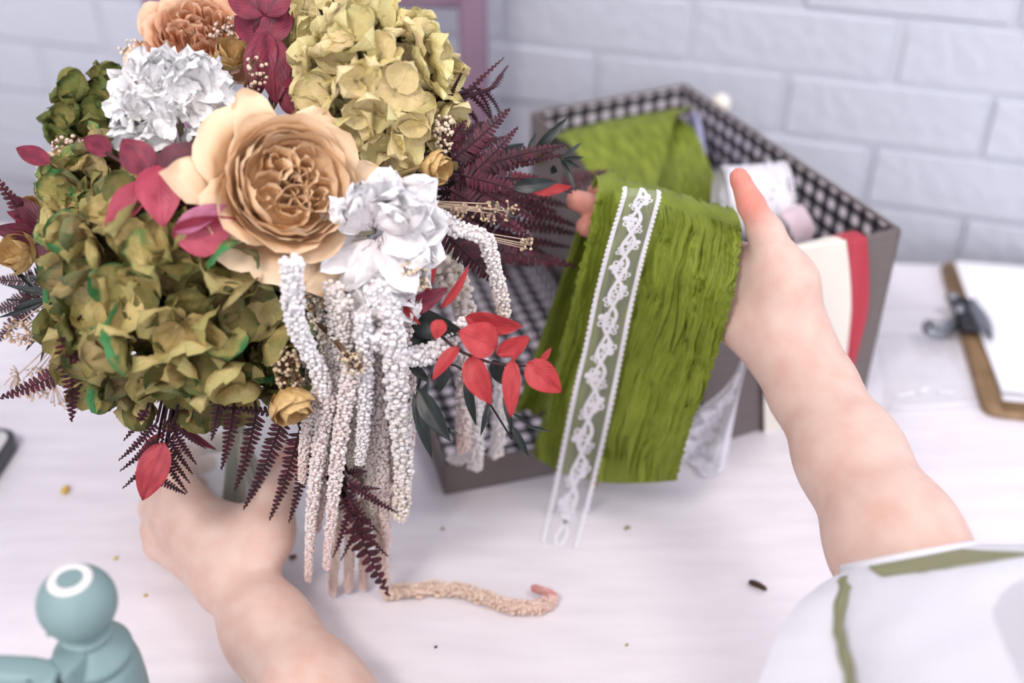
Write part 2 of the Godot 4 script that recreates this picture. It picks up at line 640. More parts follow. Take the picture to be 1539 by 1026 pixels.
func chairs() -> void:
	# far side: a mauve chair pushed up to the table; only its back shows over the edge
	var o := thing("dining_chair", "mauve painted wooden chair standing between the table and the brick wall", "chair", Vector3(-0.16, 0, -1.05))
	var mv: Material = mats["mauve paint"]
	var tl := away(243, 20, 1.06)
	var tr := away(711, 20, 1.04)
	for p in [tl, tr]:
		var g := Geo.new()
		g.chamfer(Transform3D(Basis.IDENTITY, Vector3(p.x, 0.54, p.z)), Vector3(0.027, 1.08, 0.03), 0.005)
		part(o, "back_post", g.mesh(), mv)
	var mid: Vector3 = (tl + tr) / 2
	var q := Basis(Vector3.UP, -atan2(tr.z - tl.z, tr.x - tl.x))
	var w := (tr - tl).length()
	for y in [0.0, -0.36]:
		var g := Geo.new()
		g.chamfer(Transform3D(q, Vector3(mid.x, away(560, -16, 1.05).y + y + 0.012, mid.z)), Vector3(w, 0.05, 0.022), 0.006)
		part(o, "back_rail", g.mesh(), mv)
	var seat := Geo.new()
	seat.chamfer(Transform3D(q, Vector3(mid.x, 0.45, mid.z + 0.20)), Vector3(w + 0.06, 0.03, 0.38), 0.008)
	part(o, "seat", seat.mesh(), mv)
	for s in [-1, 1]:
		var g := Geo.new()
		g.chamfer(Transform3D(q, Vector3(mid.x + s * w * 0.48, 0.2175, mid.z + 0.36)), Vector3(0.03, 0.435, 0.03), 0.005)
		part(o, "leg", g.mesh(), mv)
	# near side: a turned chair post with a ball finial
	var c := px(116, 905, 0.50)
	var k := 0.0172
	var n := thing("dining_chair", "pale teal painted chair with a white worn ball finial at the near table edge", "chair", Vector3(c.x, 0, c.z))
	var teal: Material = mats["pale teal paint"]
	var post := func(at: Vector3) -> MeshInstance3D:
		var g := Geo.new()
		var prof := [Vector2(0, 0.0)]
		var ys := c.y
		# from the ground up: shaft, rings, collar, neck
		for e in [[0.0, 0.62], [0.45, 0.8], [0.62, 1.02], [0.86, 1.12]]:
			prof.append(Vector2(e[1] * k, e[0] * ys))
		for e in [[-4.0, 1.14], [-3.2, 1.16], [-2.62, 1.14], [-2.36, 1.10], [-2.20, 1.04], [-2.16, 1.02], [-2.14, 0.93], [-2.10, 0.90], [-2.06, 0.92], [-2.04, 0.99], [-2.00, 1.03], [-1.88, 1.04], [-1.80, 1.02], [-1.77, 0.99], [-1.30, 0.72], [-1.20, 0.65], [-1.18, 0.66], [-1.15, 0.70], [-1.06, 0.71], [-1.00, 0.69], [-0.98, 0.62], [-0.90, 0.55], [-0.8, 0.0]]:
			prof.append(Vector2(e[1] * k, ys + e[0] * k))
		g.lathe(prof, 40, Vector3(at.x, 0, at.z), Color.WHITE)
		return part(n, "back_post", g.mesh(), teal)
	var ball_on := func(at: Vector3) -> void:
		var g := Geo.new()
		var prof := []
		for i in 20:
			var a := -PI / 2 + (PI / 2 + 1.02) * i / 19.0
			prof.append(Vector2(cos(a) * k, sin(a) * k))
		prof.append(Vector2(0.0, sin(1.02) * k))
		g.lathe(prof, 40, at)
		var fb := part(n, "finial", g.mesh(), teal)
		var ring := Geo.new()
		var rp := []
		for e in [[0.56, 0.835], [0.55, 0.86], [0.50, 0.895], [0.42, 0.91], [0.355, 0.905], [0.33, 0.88]]:
			rp.append(Vector2(e[0] * k, e[1] * k))
		ring.lathe(rp, 40, at)
		var rm := part(fb, "worn_rim", ring.mesh(), mats["bare white"], Transform3D.IDENTITY)
		rm.set_meta("label", "white worn rim")
		var cap := Geo.new()
		cap.lathe([Vector2(0.345 * k, 0.885 * k), Vector2(0.2 * k, 0.892 * k), Vector2(0, 0.894 * k)], 32, at)
		part(fb, "top_disc", cap.mesh(), teal)
		var nub := Geo.new()
		add_ico(nub, at + Vector3(-0.55, -0.32, 0.78).normalized() * k * 0.98, k * 0.09)
		part(fb, "paint_drop", nub.mesh(), teal)
	post.call(c)
	ball_on.call(c)
	var c2 := c + Vector3(-0.36, 0, 0.03)
	post.call(c2)
	ball_on.call(c2)
	var rail := Geo.new()
	var path := PackedVector3Array()
	var e0 := px(66, 1010, 0.490)
	var e1 := px(0, 998, 0.492)
	var far := Vector3(c2.x, e0.y, c2.z)
	var bow := curve(PackedVector3Array([Vector3(c.x, e0.y - 0.003, c.z), e0, e1, (e1 + far) / 2 + Vector3(0, 0.004, -0.004), far]), 24)
	for i in bow.size():
		bow[i] -= Vector3(0, 0.030, 0)
	rail.sweep(bow, Vector2(0.007, 0.030), 0.0035)
	part(n, "top_rail", rail.mesh(), teal)
	var st := Geo.new()
	st.chamfer(Transform3D(Basis.IDENTITY, (c + c2) / 2 * Vector3(1, 0, 1) + Vector3(0, 0.45, 0.21)), Vector3(0.4, 0.03, 0.40), 0.008)
	part(n, "seat", st.mesh(), teal)
	for s in [c, c2]:
		var g := Geo.new()
		g.tube(PackedVector3Array([Vector3(s.x, 0.0, s.z + 0.38), Vector3(s.x, 0.44, s.z + 0.36)]), 0.012, 0.017, 16)
		part(n, "leg", g.mesh(), teal)


# ---------------------------------------------------------------- gingham-lined boxes
func panel_box(o: Node3D, corner: Vector3, e1: Vector3, e2: Vector3, w: float, l: float, h: float, th: float) -> void:
	# corner: front left foot; e1 to the right, e2 to the back; four walls and a bottom, gingham inside, linen outside
	var q := Basis(e1, Vector3.UP, -e2)
	for s in [["side_panel", 0.0], ["side_panel", w - th]]:
		var g := Geo.new()
		g.chamfer(Transform3D(q, corner + e1 * (s[1] + th / 2) + e2 * (l / 2) + Vector3(0, h / 2, 0)), Vector3(th, h, l), 0.0012)
		part(o, s[0], g.mesh(), mats["grey linen"])
	for s in [["end_panel", 0.0], ["end_panel", l - th]]:
		var g := Geo.new()
		g.chamfer(Transform3D(q, corner + e2 * (s[1] + th / 2) + e1 * (w / 2) + Vector3(0, h / 2, 0)), Vector3(w - 0.0005, h, th), 0.0012)
		part(o, s[0], g.mesh(), mats["grey linen"])
	var b := Geo.new()
	b.chamfer(Transform3D(q, corner + e1 * (w / 2) + e2 * (l / 2) + Vector3(0, 0.0012, 0)), Vector3(w - 0.001, 0.0024, l - 0.001), 0.0006)
	part(o, "bottom", b.mesh(), mats["grey linen"])
	# the lining stands just off the panels, a little below their top edge
	var i := th + 0.0006
	var top := h - 0.0018
	for s in [[corner + e1 * i + e2 * i, e2, l - 2 * i], [corner + e1 * (w - i) + e2 * i, e2, l - 2 * i], [corner + e1 * i + e2 * i, e1, w - 2 * i], [corner + e1 * i + e2 * (l - i), e1, w - 2 * i]]:
		var g := Geo.new()
		var p: Vector3 = s[0]
		var d: Vector3 = s[1]
		var len: float = s[2]
		var r := 1 + int(len / 0.05)
		for k in r + 1:
			for y in [0.003, top]:
				g.add(p + d * (len * k / r) + Vector3(0, y, 0), Color.WHITE, Vector2(len * k / r, y))
		for k in r:
			g.quad(k * 2, k * 2 + 2, k * 2 + 3, k * 2 + 1)
		part(o, "lining", g.mesh(), mats["gingham"])
	var f := Geo.new()
	for k in 4:
		var a := (w - 2 * i) * (k & 1)
		var c := (l - 2 * i) * (k >> 1)
		f.add(corner + e1 * (i + a) + e2 * (i + c) + Vector3(0, 0.0032, 0), Color.WHITE, Vector2(a, c))
	f.quad(0, 1, 3, 2)
	part(o, "lining", f.mesh(), mats["gingham"])


var box_corner := Vector3(0.1365, TABLE_Y, -0.6435)
var box_e1 := Vector3(0.9122, 0, -0.4097)
var box_e2 := Vector3(-0.4097, 0, -0.9122)
const BOX_W := 0.1562
const BOX_L := 0.2950
const BOX_H := 0.153

func boxes() -> void:
	var o := thing("ribbon_box", "grey linen storage box lined with black and white gingham, holding ribbon rolls", "box", box_corner + box_e1 * 0.078 + box_e2 * 0.147)
	panel_box(o, box_corner, box_e1, box_e2, BOX_W, BOX_L, BOX_H, 0.0042)
	var l := thing("box_lid", "shallow grey linen box lid with gingham lining lying open beside the bouquet", "lid", Vector3(-0.0155, TABLE_Y, -0.7525))
	var e1 := Vector3(0.962, 0, -0.272).normalized()
	var e2 := Vector3(-0.272, 0, -0.962).normalized()
	panel_box(l, Vector3(-0.0479, TABLE_Y, -0.5945), e1, e2, 0.150, 0.290, 0.0275, 0.0036)


func in_box(a: float, b: float, h: float) -> Vector3:   # metres to the right, to the back and up from the box's front left foot
	return box_corner + box_e1 * a + box_e2 * b + Vector3(0, h, 0)


func roll(g: Geo, c: Vector3, axis: Vector3, r: float, l: float, colour: Callable, crinkle: float, a0 := 0.0, a1 := TAU, grow := 0.0, slant := 0.0) -> void:
	# a band of cloth wound round an axis, from angle a0 to a1, creased round its turn
	var u := axis.normalized()
	var x := u.cross(Vector3.UP).normalized()
	var y := x.cross(u)
	var n := noise(1.0, 9, 3)
	g.grid(90, 60, func(s: float, t: float):
		var z := (s - 0.5) * l
		var a := a0 + (a1 - a0) * t + slant * (s - 0.5) * t
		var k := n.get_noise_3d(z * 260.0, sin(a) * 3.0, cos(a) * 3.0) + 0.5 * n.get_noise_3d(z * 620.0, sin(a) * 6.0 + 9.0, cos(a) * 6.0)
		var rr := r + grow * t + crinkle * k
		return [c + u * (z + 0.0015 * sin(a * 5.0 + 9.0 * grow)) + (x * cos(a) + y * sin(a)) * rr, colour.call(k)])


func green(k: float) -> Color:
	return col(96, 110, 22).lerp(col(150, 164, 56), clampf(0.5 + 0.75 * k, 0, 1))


func box_contents() -> void:
	# the wide green roll lies across the back of the box
	var axis := box_e1
	var c := in_box(0.052, 0.205, 0.104)
	var o := thing("ribbon_roll", "wide roll of crinkled olive green ribbon lying at the back of the box", "ribbon roll", c, "ribbons in the box")
	var g := Geo.new()
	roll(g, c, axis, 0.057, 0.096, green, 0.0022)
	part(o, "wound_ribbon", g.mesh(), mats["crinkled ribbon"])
	var fl := Geo.new()
	var cr_n := noise(1.0, 19, 3)
	var ry := Vector3.UP
	var rx := axis.cross(ry).normalized()
	fl.grid(90, 50, func(s: float, t: float):   # the loose top turn, its free edge cut slanting over the front
		var a0 := lerpf(0.25, 1.50, smoothstep(0.12, 0.95, s))
		var a := lerpf(a0, 2.9, t)
		var z := (s - 0.5) * 0.118 - 0.004
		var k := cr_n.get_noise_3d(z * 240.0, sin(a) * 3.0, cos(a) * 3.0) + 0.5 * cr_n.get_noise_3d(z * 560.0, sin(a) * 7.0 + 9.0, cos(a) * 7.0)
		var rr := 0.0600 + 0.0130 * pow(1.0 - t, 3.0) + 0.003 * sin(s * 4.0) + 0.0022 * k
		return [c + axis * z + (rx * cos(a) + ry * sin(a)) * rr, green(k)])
	part(o, "loose_end", fl.mesh(), mats["crinkled ribbon"])
	for s in [0.0660]:
		var d := Geo.new()
		var fr := frame(axis + Vector3(0.05, 0.10, 0.42), Vector3.UP, c + axis * s + Vector3(0, -0.004, 0))
		var pr := [Vector2(0.0, -0.0015), Vector2(0.0605, -0.003), Vector2(0.0635, 0.0), Vector2(0.0605, 0.003), Vector2(0.052, 0.0012), Vector2(0.026, 0.0012), Vector2(0.0235, 0.0026), Vector2(0.0195, 0.0026), Vector2(0.0175, -0.001), Vector2(0.0, -0.001)]
		d.lathe(pr, 48, Vector3.ZERO)
		for i in d.v.size():
			d.v[i] = fr * d.v[i]
		part(o, "spool_flange", d.mesh(), mats["lilac plastic"]).set_meta("label", "lilac spool flange")
	# the white lace roll stands in front of it, lace showing over a white card core
	var lc := in_box(0.093, 0.095, 0.140)
	var la := (box_e1 * 0.96 + box_e2 * -0.35 + Vector3(0, 0.02, 0)).normalized()
	var w := thing("lace_roll", "roll of white lace on a white card core behind the thumb", "lace roll", lc, "ribbons in the box")
	var core := Geo.new()
	roll(core, lc, la, 0.030, 0.044, func(_k): return Color.WHITE, 0.0003)
	part(w, "wound_lace", core.mesh(), mats["lace thread"])
	for s in [-0.0225, 0.0225]:
		var cap := Geo.new()
		var fr := frame(la, Vector3.UP, lc + la * s)
		cap.lathe([Vector2(0.0302, -0.0006), Vector2(0.0302, 0.0006), Vector2(0.012, 0.0008), Vector2(0.011, -0.001), Vector2(0, -0.001)], 36, Vector3.ZERO)
		for i in cap.v.size():
			cap.v[i] = fr * cap.v[i]
		part(w, "card_end", cap.mesh(), mats["white paper"])
	var edge := Geo.new()
	for z in [0.0242]:
		for k in 44:
			var a := TAU * k / 44
			var x := la.cross(Vector3.UP).normalized()
			var y := x.cross(la)
			add_ico(edge, lc + la * z + (x * cos(a) + y * sin(a)) * 0.0300, 0.0021)
	for k in 30:
		var a := TAU * k / 30
		var x := la.cross(Vector3.UP).normalized()
		var y := x.cross(la)
		add_ico(edge, lc + la * (0.012 + 0.004 * sin(a * 7.0)) + (x * cos(a) + y * sin(a)) * 0.0306, 0.0017)
	var sc := part(w, "scalloped_edge", edge.mesh(), mats["lace thread"])
	sc.set_meta("kind", "stuff")
	# a small cream spool lies between the lace and the hand
	var sp := px(1078, 345, 0.80)
	var cr := thing("thread_spool", "small cream wooden spool between the green ribbon and the lace roll", "spool", sp, "ribbons in the box")
	var b := Geo.new()
	var fr2 := frame((EYE - sp).normalized() + Vector3(0.3, 0.6, 0), Vector3.RIGHT, sp)
	b.lathe([Vector2(0, -0.03), Vector2(0.012, -0.03), Vector2(0.012, -0.004), Vector2(0.0150, -0.003), Vector2(0.0155, 0.0), Vector2(0.0150, 0.002), Vector2(0.004, 0.0025), Vector2(0.0035, -0.004), Vector2(0, -0.004)], 32, Vector3.ZERO)
	for i in b.v.size():
		b.v[i] = fr2 * b.v[i]
	part(cr, "spool", b.mesh(), mats["cream paper"])
	var rim := Geo.new()
	var circ := PackedVector3Array()
	for k in 33:
		var a := TAU * k / 32
		circ.append(fr2 * Vector3(cos(a) * 0.0155, 0.0, sin(a) * 0.0155))
	rim.tube(circ, 0.0006, 0.0006, 5)
	part(cr, "brown_rim", rim.mesh(), mats["ridged wood"])
	# sheer pale pink ribbon, a folded loop
	var f0 := px(1190, 335, 0.84)
	var pkg := Geo.new()
	pkg.grid(10, 24, func(s: float, t: float):
		var a := t * PI * 1.15 - 0.2
		return f0 + box_e1 * ((s - 0.5) * 0.018 + 0.003 * sin(t * 9.0)) + Vector3(0, sin(a) * 0.022 - 0.012 + 0.004 * s, 0) + box_e2 * (cos(a) * 0.012))
	var pr := thing("sheer_ribbon", "sheer pale pink ribbon loop standing beside the lace roll", "ribbon", f0, "ribbons in the box")
	part(pr, "ribbon_loop", pkg.mesh(), mats["sheer pink"])
	# plum cloth lying deep in the box
	var vg := Geo.new()
	vg.grid(16, 20, func(s: float, t: float):
		return in_box(0.006 + 0.143 * s, 0.008 + 0.13 * t, 0.030 + 0.012 * lumps.get_noise_2d(s * 3.0, t * 4.0) + 0.024 * s))
	var vt := thing("plum_ribbon", "dark plum ribbon heaped low in the front of the box", "ribbon", in_box(0.078, 0.07, 0.01), "ribbons in the box")
	var vm := material("plum cloth", Color(0.22, 0.10, 0.17), 0.9)
	part(vt, "ribbon_heap", vg.mesh(), vm)
	# cream ribbon with a red border, hung over the box's front
	var nn := -box_e2
	var hang := thing("bordered_ribbon", "wide cream ribbon with a red border hanging over the front of the box", "ribbon", in_box(0.11, 0.0, 0.0), "ribbons in the box")
	var rows := []
	for e in [[0.040, 0.128], [0.018, 0.147], [0.006, 0.1555], [0.0, 0.1560]]:
		rows.append(e)
	var front := in_box(0, -0.0045, 0)
	var pl := [plane_at(1176, 372, front, nn), plane_at(1152, 520, front, nn), plane_at(1150, 664, front, nn)]
	var pm := [plane_at(1272, 362, front, nn), plane_at(1278, 470, front, nn), plane_at(1272, 560, front, nn)]
	var prr := [plane_at(1303, 357, front, nn), plane_at(1303, 470, front, nn), plane_at(1284, 556, front, nn)]
	for s in [["cream_band", pl, pm, "cream paper", 14], ["red_border", pm, prr, "red cloth", 6]]:
		var h := Geo.new()
		var lft := curve(PackedVector3Array(s[1]), 20)
		var rgt := curve(PackedVector3Array(s[2]), 20)
		h.grid(s[4], 27, func(a: float, t: float):
			var k := t * 27.0
			if k < 7.0:   # from inside the box, over its rim
				var e := k / 7.0
				var top := lft[0].lerp(rgt[0], a)
				return top + box_e2 * (0.035 * pow(1.0 - e, 1.6)) + Vector3(0, (0.153 + TABLE_Y + 0.0035 - top.y) * smoothstep(1.0, 0.45, e) - 0.02 * pow(maxf(0, 1.0 - e * 1.6), 2.0), 0)
			var j := mini(int(k - 7.0), 20)
			return lft[j].lerp(rgt[j], a) + nn * (0.0012 * sin(a * 6.0 + j * 0.3)) + Vector3(0, 0.001, 0))
		part(hang, s[0], h.mesh(), mats[s[3]])
	# a cream bead on the box's back edge
	var bp := px(1083, 155, 1.005)
	var bd := Geo.new()
	add_ico(bd, bp, 0.0085, 2)
	var bo := thing("bead", "round cream bead sitting on the top edge of the gingham box", "bead", bp)
	part(bo, "bead", bd.mesh(), mats["cream paper"])
	var stalk := Geo.new()
	stalk.tube(PackedVector3Array([bp, bp + Vector3(0, -0.016, 0)]), 0.0025, 0.0025, 8)
	part(bo, "loop", stalk.mesh(), mats["cream paper"])


# ---------------------------------------------------------------- things on the table
func rounded_slab(g: Geo, corners: PackedVector3Array, r: float, h0: float, h1: float, bulge := 0.0) -> void:
	# a flat piece with rounded corners, from height h0 to h1 over the table
	var ring := PackedVector3Array()
	var m := corners.size()
	for i in m:
		var p := corners[i]
		var a := (corners[(i + m - 1) % m] - p).normalized() * r
		var b := (corners[(i + 1) % m] - p).normalized() * r
		for k in 7:
			var t := k / 6.0
			ring.append((p + a) * (1 - t) * (1 - t) + p * 2 * t * (1 - t) + (p + b) * t * t)
	var mid := Vector3.ZERO
	for p in ring: mid += p
	mid /= ring.size()
	var q := ring.size()
	var e := minf(0.0012, (h1 - h0) * 0.4)
	for lay in [[h0, 0.0], [h1 - e, 0.0], [h1, e]]:
		for p in ring:
			g.add(Vector3(p.x, TABLE_Y + lay[0], p.z) + (Vector3(mid.x - p.x, 0, mid.z - p.z)).normalized() * lay[1])
	for l in 2:
		for k in q:
			var k2 := (k + 1) % q
			g.quad(l * q + k, l * q + k2, (l + 1) * q + k2, (l + 1) * q + k)
	var top := g.add(Vector3(mid.x, TABLE_Y + h1 + bulge, mid.z))
	var bot := g.add(Vector3(mid.x, TABLE_Y + h0, mid.z))
	for k in q:
		g.tri(top, 2 * q + k, 2 * q + (k + 1) % q)
		g.tri(bot, (k + 1) % q, k)


func clipboard() -> void:
	var bl := table_at(1477, 627)
	var tl := table_at(1411, 399)
	var right := (table_at(1539, 633) - bl).normalized()
	var o := thing("clipboard", "brown wooden clipboard with ridged rim lying at the right table end", "clipboard", (bl + tl) / 2 + right * 0.1)
	var up := (tl - bl)
	up = (up - right * up.dot(right))
	up = up.normalized() * (tl - bl).length()
	var c := PackedVector3Array([bl, tl, tl + right * 0.23, bl + right * 0.23])
	var g := Geo.new()
	rounded_slab(g, c, 0.014, 0.0005, 0.006)
	part(o, "board", g.mesh(), mats["ridged wood"])
	# ridges along its rim
	var rg := Geo.new()
	var d := (tl - bl).normalized()
	for k in 3:
		var off := right * (0.004 + 0.0042 * k)
		rg.tube(PackedVector3Array([bl + off + d * 0.014 + Vector3(0, 0.006, 0), tl + off - d * 0.012 + Vector3(0, 0.006, 0)]), 0.0016, 0.0016, 6)
		var of2 := d * (0.004 + 0.0042 * k)
		rg.tube(PackedVector3Array([bl + of2 + right * 0.014 + Vector3(0, 0.006, 0), bl + of2 + right * 0.22 + Vector3(0, 0.006, 0)]), 0.0016, 0.0016, 6)
	part(o, "ridged_rim", rg.mesh(), mats["ridged wood"])
	# clip: plate over the rim, two lever arms, a wire loop and a pivot with bright ends
	var pv := table_at(1441, 478, 0.010)
	var cl := Geo.new()
	cl.chamfer(frame(d, Vector3.UP, pv + right * 0.004 + Vector3(0, 0.004, 0)), Vector3(0.017, 0.052, 0.008), 0.003)
	part(o, "clip_plate", cl.mesh(), mats["dark metal"])
	var tong := Geo.new()
	tong.tube(curve(PackedVector3Array([pv, table_at(1415, 490, 0.016), table_at(1394, 486, 0.016), table_at(1394, 497, 0.016), table_at(1415, 500, 0.014), pv + d * -0.006]), 20), 0.0035, 0.0035, 8)
	part(o, "clip_lever", tong.mesh(), mats["metal"])
	var wing := Geo.new()
	wing.grid(4, 10, func(a: float, t: float):
		var p := table_at(lerpf(1462, 1491, t), lerpf(452, 512, t), 0.020 - 0.008 * t)
		return p + right * ((a - 0.5) * 0.014 * sin(PI * clampf(0.12 + 0.86 * t, 0, 1))) + Vector3(0, 0.003 * sin(a * PI), 0))
	part(o, "clip_wing", wing.mesh(), mats["metal"])
	for e in [[1430, 447], [1440, 466]]:
		var k := Geo.new()
		add_ico(k, table_at(e[0], e[1], 0.017), 0.0052, 2)
		part(o, "rivet", k.mesh(), mats["metal"]).set_meta("label", "bright metal rivet")
	# sheets of paper
	for k in 2:
		var a := table_at(1501, 606 + k * 6.0)
		var b := table_at(1432, 403)
		var pg := Geo.new()
		var w := 0.205
		var ln := (b - a)
		pg.grid(12, 16, func(s: float, t: float):
			var p := a + right * (s * w + 0.002 * k) + ln * t
			return Vector3(p.x, TABLE_Y + 0.0078 - 0.0007 * k + 0.004 * (1 - k) * pow(1.0 - t, 3.0) * (1.0 - s), p.z))
		var sheet := thing("paper_sheet", ["plain white top sheet of paper on the clipboard", "lower white sheet of paper peeking out under the top sheet on the clipboard"][k], "paper", a + ln / 2, "papers on the clipboard")
		part(sheet, "sheet", pg.mesh(), mats["white paper"])


func small_things() -> void:
	# a clear bag lying flat
	var c := [table_at(1318, 500), table_at(1432, 505), table_at(1468, 608), table_at(1332, 618)]
	var o := thing("plastic_bag", "clear flat plastic bag lying between the box and the clipboard", "bag", (c[0] + c[2]) / 2)
	for k in 2:
		var g := Geo.new()
		g.grid(26, 26, func(a: float, t: float):
			var p: Vector3 = c[0].lerp(c[1], a).lerp(c[3].lerp(c[2], a), t)
			var puff := sin(PI * a) * sin(PI * t)
			return p + Vector3(0, 0.0008 + 0.0005 * k + k * puff * (0.006 + 0.004 * lumps.get_noise_2d(a * 5.0, t * 5.0 + 7.0)) + k * 0.0016 * lumps.get_noise_2d(a * 14.0 + 30.0, t * 11.0), 0))
		part(o, ["bottom_film", "top_film"][k], g.mesh(), mats["clear film"])
	var seal := Geo.new()
	for e in [[1344, 596, 1374, 590, 0.0022], [1381, 588, 1394, 585, 0.003], [1408, 588, 1436, 589, 0.002]]:
		seal.tube(curve(PackedVector3Array([table_at(e[0], e[1], 0.003), table_at((e[0] + e[2]) / 2.0, (e[1] + e[3]) / 2.0 + 1, 0.004), table_at(e[2], e[3], 0.003)]), 6), e[4] * 0.5, e[4] * 0.5, 6)
	seal.tube(curve(PackedVector3Array([c[3] + Vector3(0, 0.002, 0), c[2] + Vector3(0, 0.002, 0)]), 4), 0.0012, 0.0012, 5)
	part(o, "seal_strip", seal.mesh(), mats["white paper"])
	# scraps of dried stems and petals
	var scraps := [[1126, 874, 1152, 886, 0.0021, 60, 34, 24, "short dark brown twig lying on the bare table near the sleeve", "twig"],
		[94, 741, 104, 731, 0.0022, 214, 176, 72, "yellow dried petal scrap on the table left of the red leaf", "petal scrap"],
		[170, 840, 178, 837, 0.0009, 206, 190, 110, "pale yellow petal crumb above the teal ball finial", "petal scrap"],
		[939, 794, 947, 792, 0.0011, 120, 112, 48, "olive crumb on the table below the hanging green ribbon", "petal scrap"],
		[886, 730, 898, 727, 0.0016, 196, 140, 60, "tan petal scrap under the hem of the green ribbon", "petal scrap"],
		[653, 973, 657, 971, 0.0008, 70, 60, 50, "tiny dark crumb below the fallen strand of blossom", "crumb"],
		[216, 896, 222, 893, 0.0008, 190, 170, 90, "tiny yellow crumb right of the teal ball finial", "crumb"],
		[940, 970, 944, 968, 0.0008, 170, 160, 100, "tiny pale crumb near the bottom edge of the table", "crumb"],
		[436, 838, 446, 836, 0.0016, 120, 88, 84, "small mauve brown crumb beside the left wrist", "crumb"],
		[663, 794, 668, 795, 0.0008, 150, 120, 90, "tiny brown crumb between the lace end and the strands", "crumb"]]
	for s in scraps:
		var a := table_at(s[0], s[1], s[4])
		var b := table_at(s[2], s[3], s[4])
		var g := Geo.new()
		var m := (a + b) / 2
		g.tube(curve(PackedVector3Array([a, m + Vector3(0, s[4] * 0.4, 0), b]), 6), 0, 0, 7, col(s[5], s[6], s[7]), PackedFloat32Array([s[4] * 0.7, s[4], s[4] * 1.05, s[4], s[4] * 0.9, s[4] * 0.8, s[4] * 0.45]))
		var t := thing(s[9].replace(" ", "_"), s[8], s[9], m - Vector3(0, s[4], 0), "scraps on the table")
		part(t, "scrap", g.mesh(), mats["stem"])
	# a grey tin at the left edge of the table
	var tc := table_at(-62, 715)
	var tin := thing("tin_tray", "dark grey rimmed tin tray at the left edge of the table", "tray", tc)
	var e1 := Vector3(1, 0, 0.06).normalized()
	var e2 := Vector3(0.06, 0, -1).normalized()
	var hw := (table_at(7, 705) - tc).dot(e1)
	var tg := Geo.new()
	var cs := PackedVector3Array([tc - e1 * hw - e2 * 0.042, tc - e1 * hw + e2 * 0.042, tc + e1 * hw + e2 * 0.042, tc + e1 * hw - e2 * 0.042])
	rounded_slab(tg, cs, 0.014, 0.0005, 0.012)
	part(tin, "rim", tg.mesh(), mats["tin"])
	var ig := Geo.new()
	var ci := PackedVector3Array()
	for p in cs:
		ci.append(p + (tc - p).normalized() * 0.006)
	rounded_slab(ig, ci, 0.011, 0.0118, 0.0126)
	part(tin, "tray_face", ig.mesh(), mats["bare white"])


func add_ico(g: Geo, c: Vector3, r: float, div := 1, colour := Color.WHITE, squash := 1.0, axis := Vector3.UP) -> void:
	if ico_v.is_empty():
		var t := (1.0 + sqrt(5.0)) / 2.0
		for p in [[-1, t, 0], [1, t, 0], [-1, -t, 0], [1, -t, 0], [0, -1, t], [0, 1, t], [0, -1, -t], [0, 1, -t], [t, 0, -1], [t, 0, 1], [-t, 0, -1], [-t, 0, 1]]:
			ico_v.append(Vector3(p[0], p[1], p[2]).normalized())
		ico_f = PackedInt32Array([0, 5, 11, 0, 1, 5, 0, 7, 1, 0, 10, 7, 0, 11, 10, 1, 9, 5, 5, 4, 11, 11, 2, 10, 10, 6, 7, 7, 8, 1, 3, 4, 9, 3, 2, 4, 3, 6, 2, 3, 8, 6, 3, 9, 8, 4, 5, 9, 2, 11, 4, 6, 10, 2, 8, 7, 6, 9, 1, 8])
	if div == 1:
		var at := g.v.size()
		for p in ico_v:
			var w := p * r
			if squash != 1.0:
				w -= axis * w.dot(axis) * (1.0 - squash)
			g.add(c + w, colour)
		for i in ico_f:
			g.f.append(at + i)
		return
	var n := 6 + 4 * div
	var pr := []
	for i in n + 1:
		var a := -PI / 2 + PI * i / n
		pr.append(Vector2(cos(a) * r, sin(a) * r * squash))
	g.lathe(pr, n * 2, c, colour)


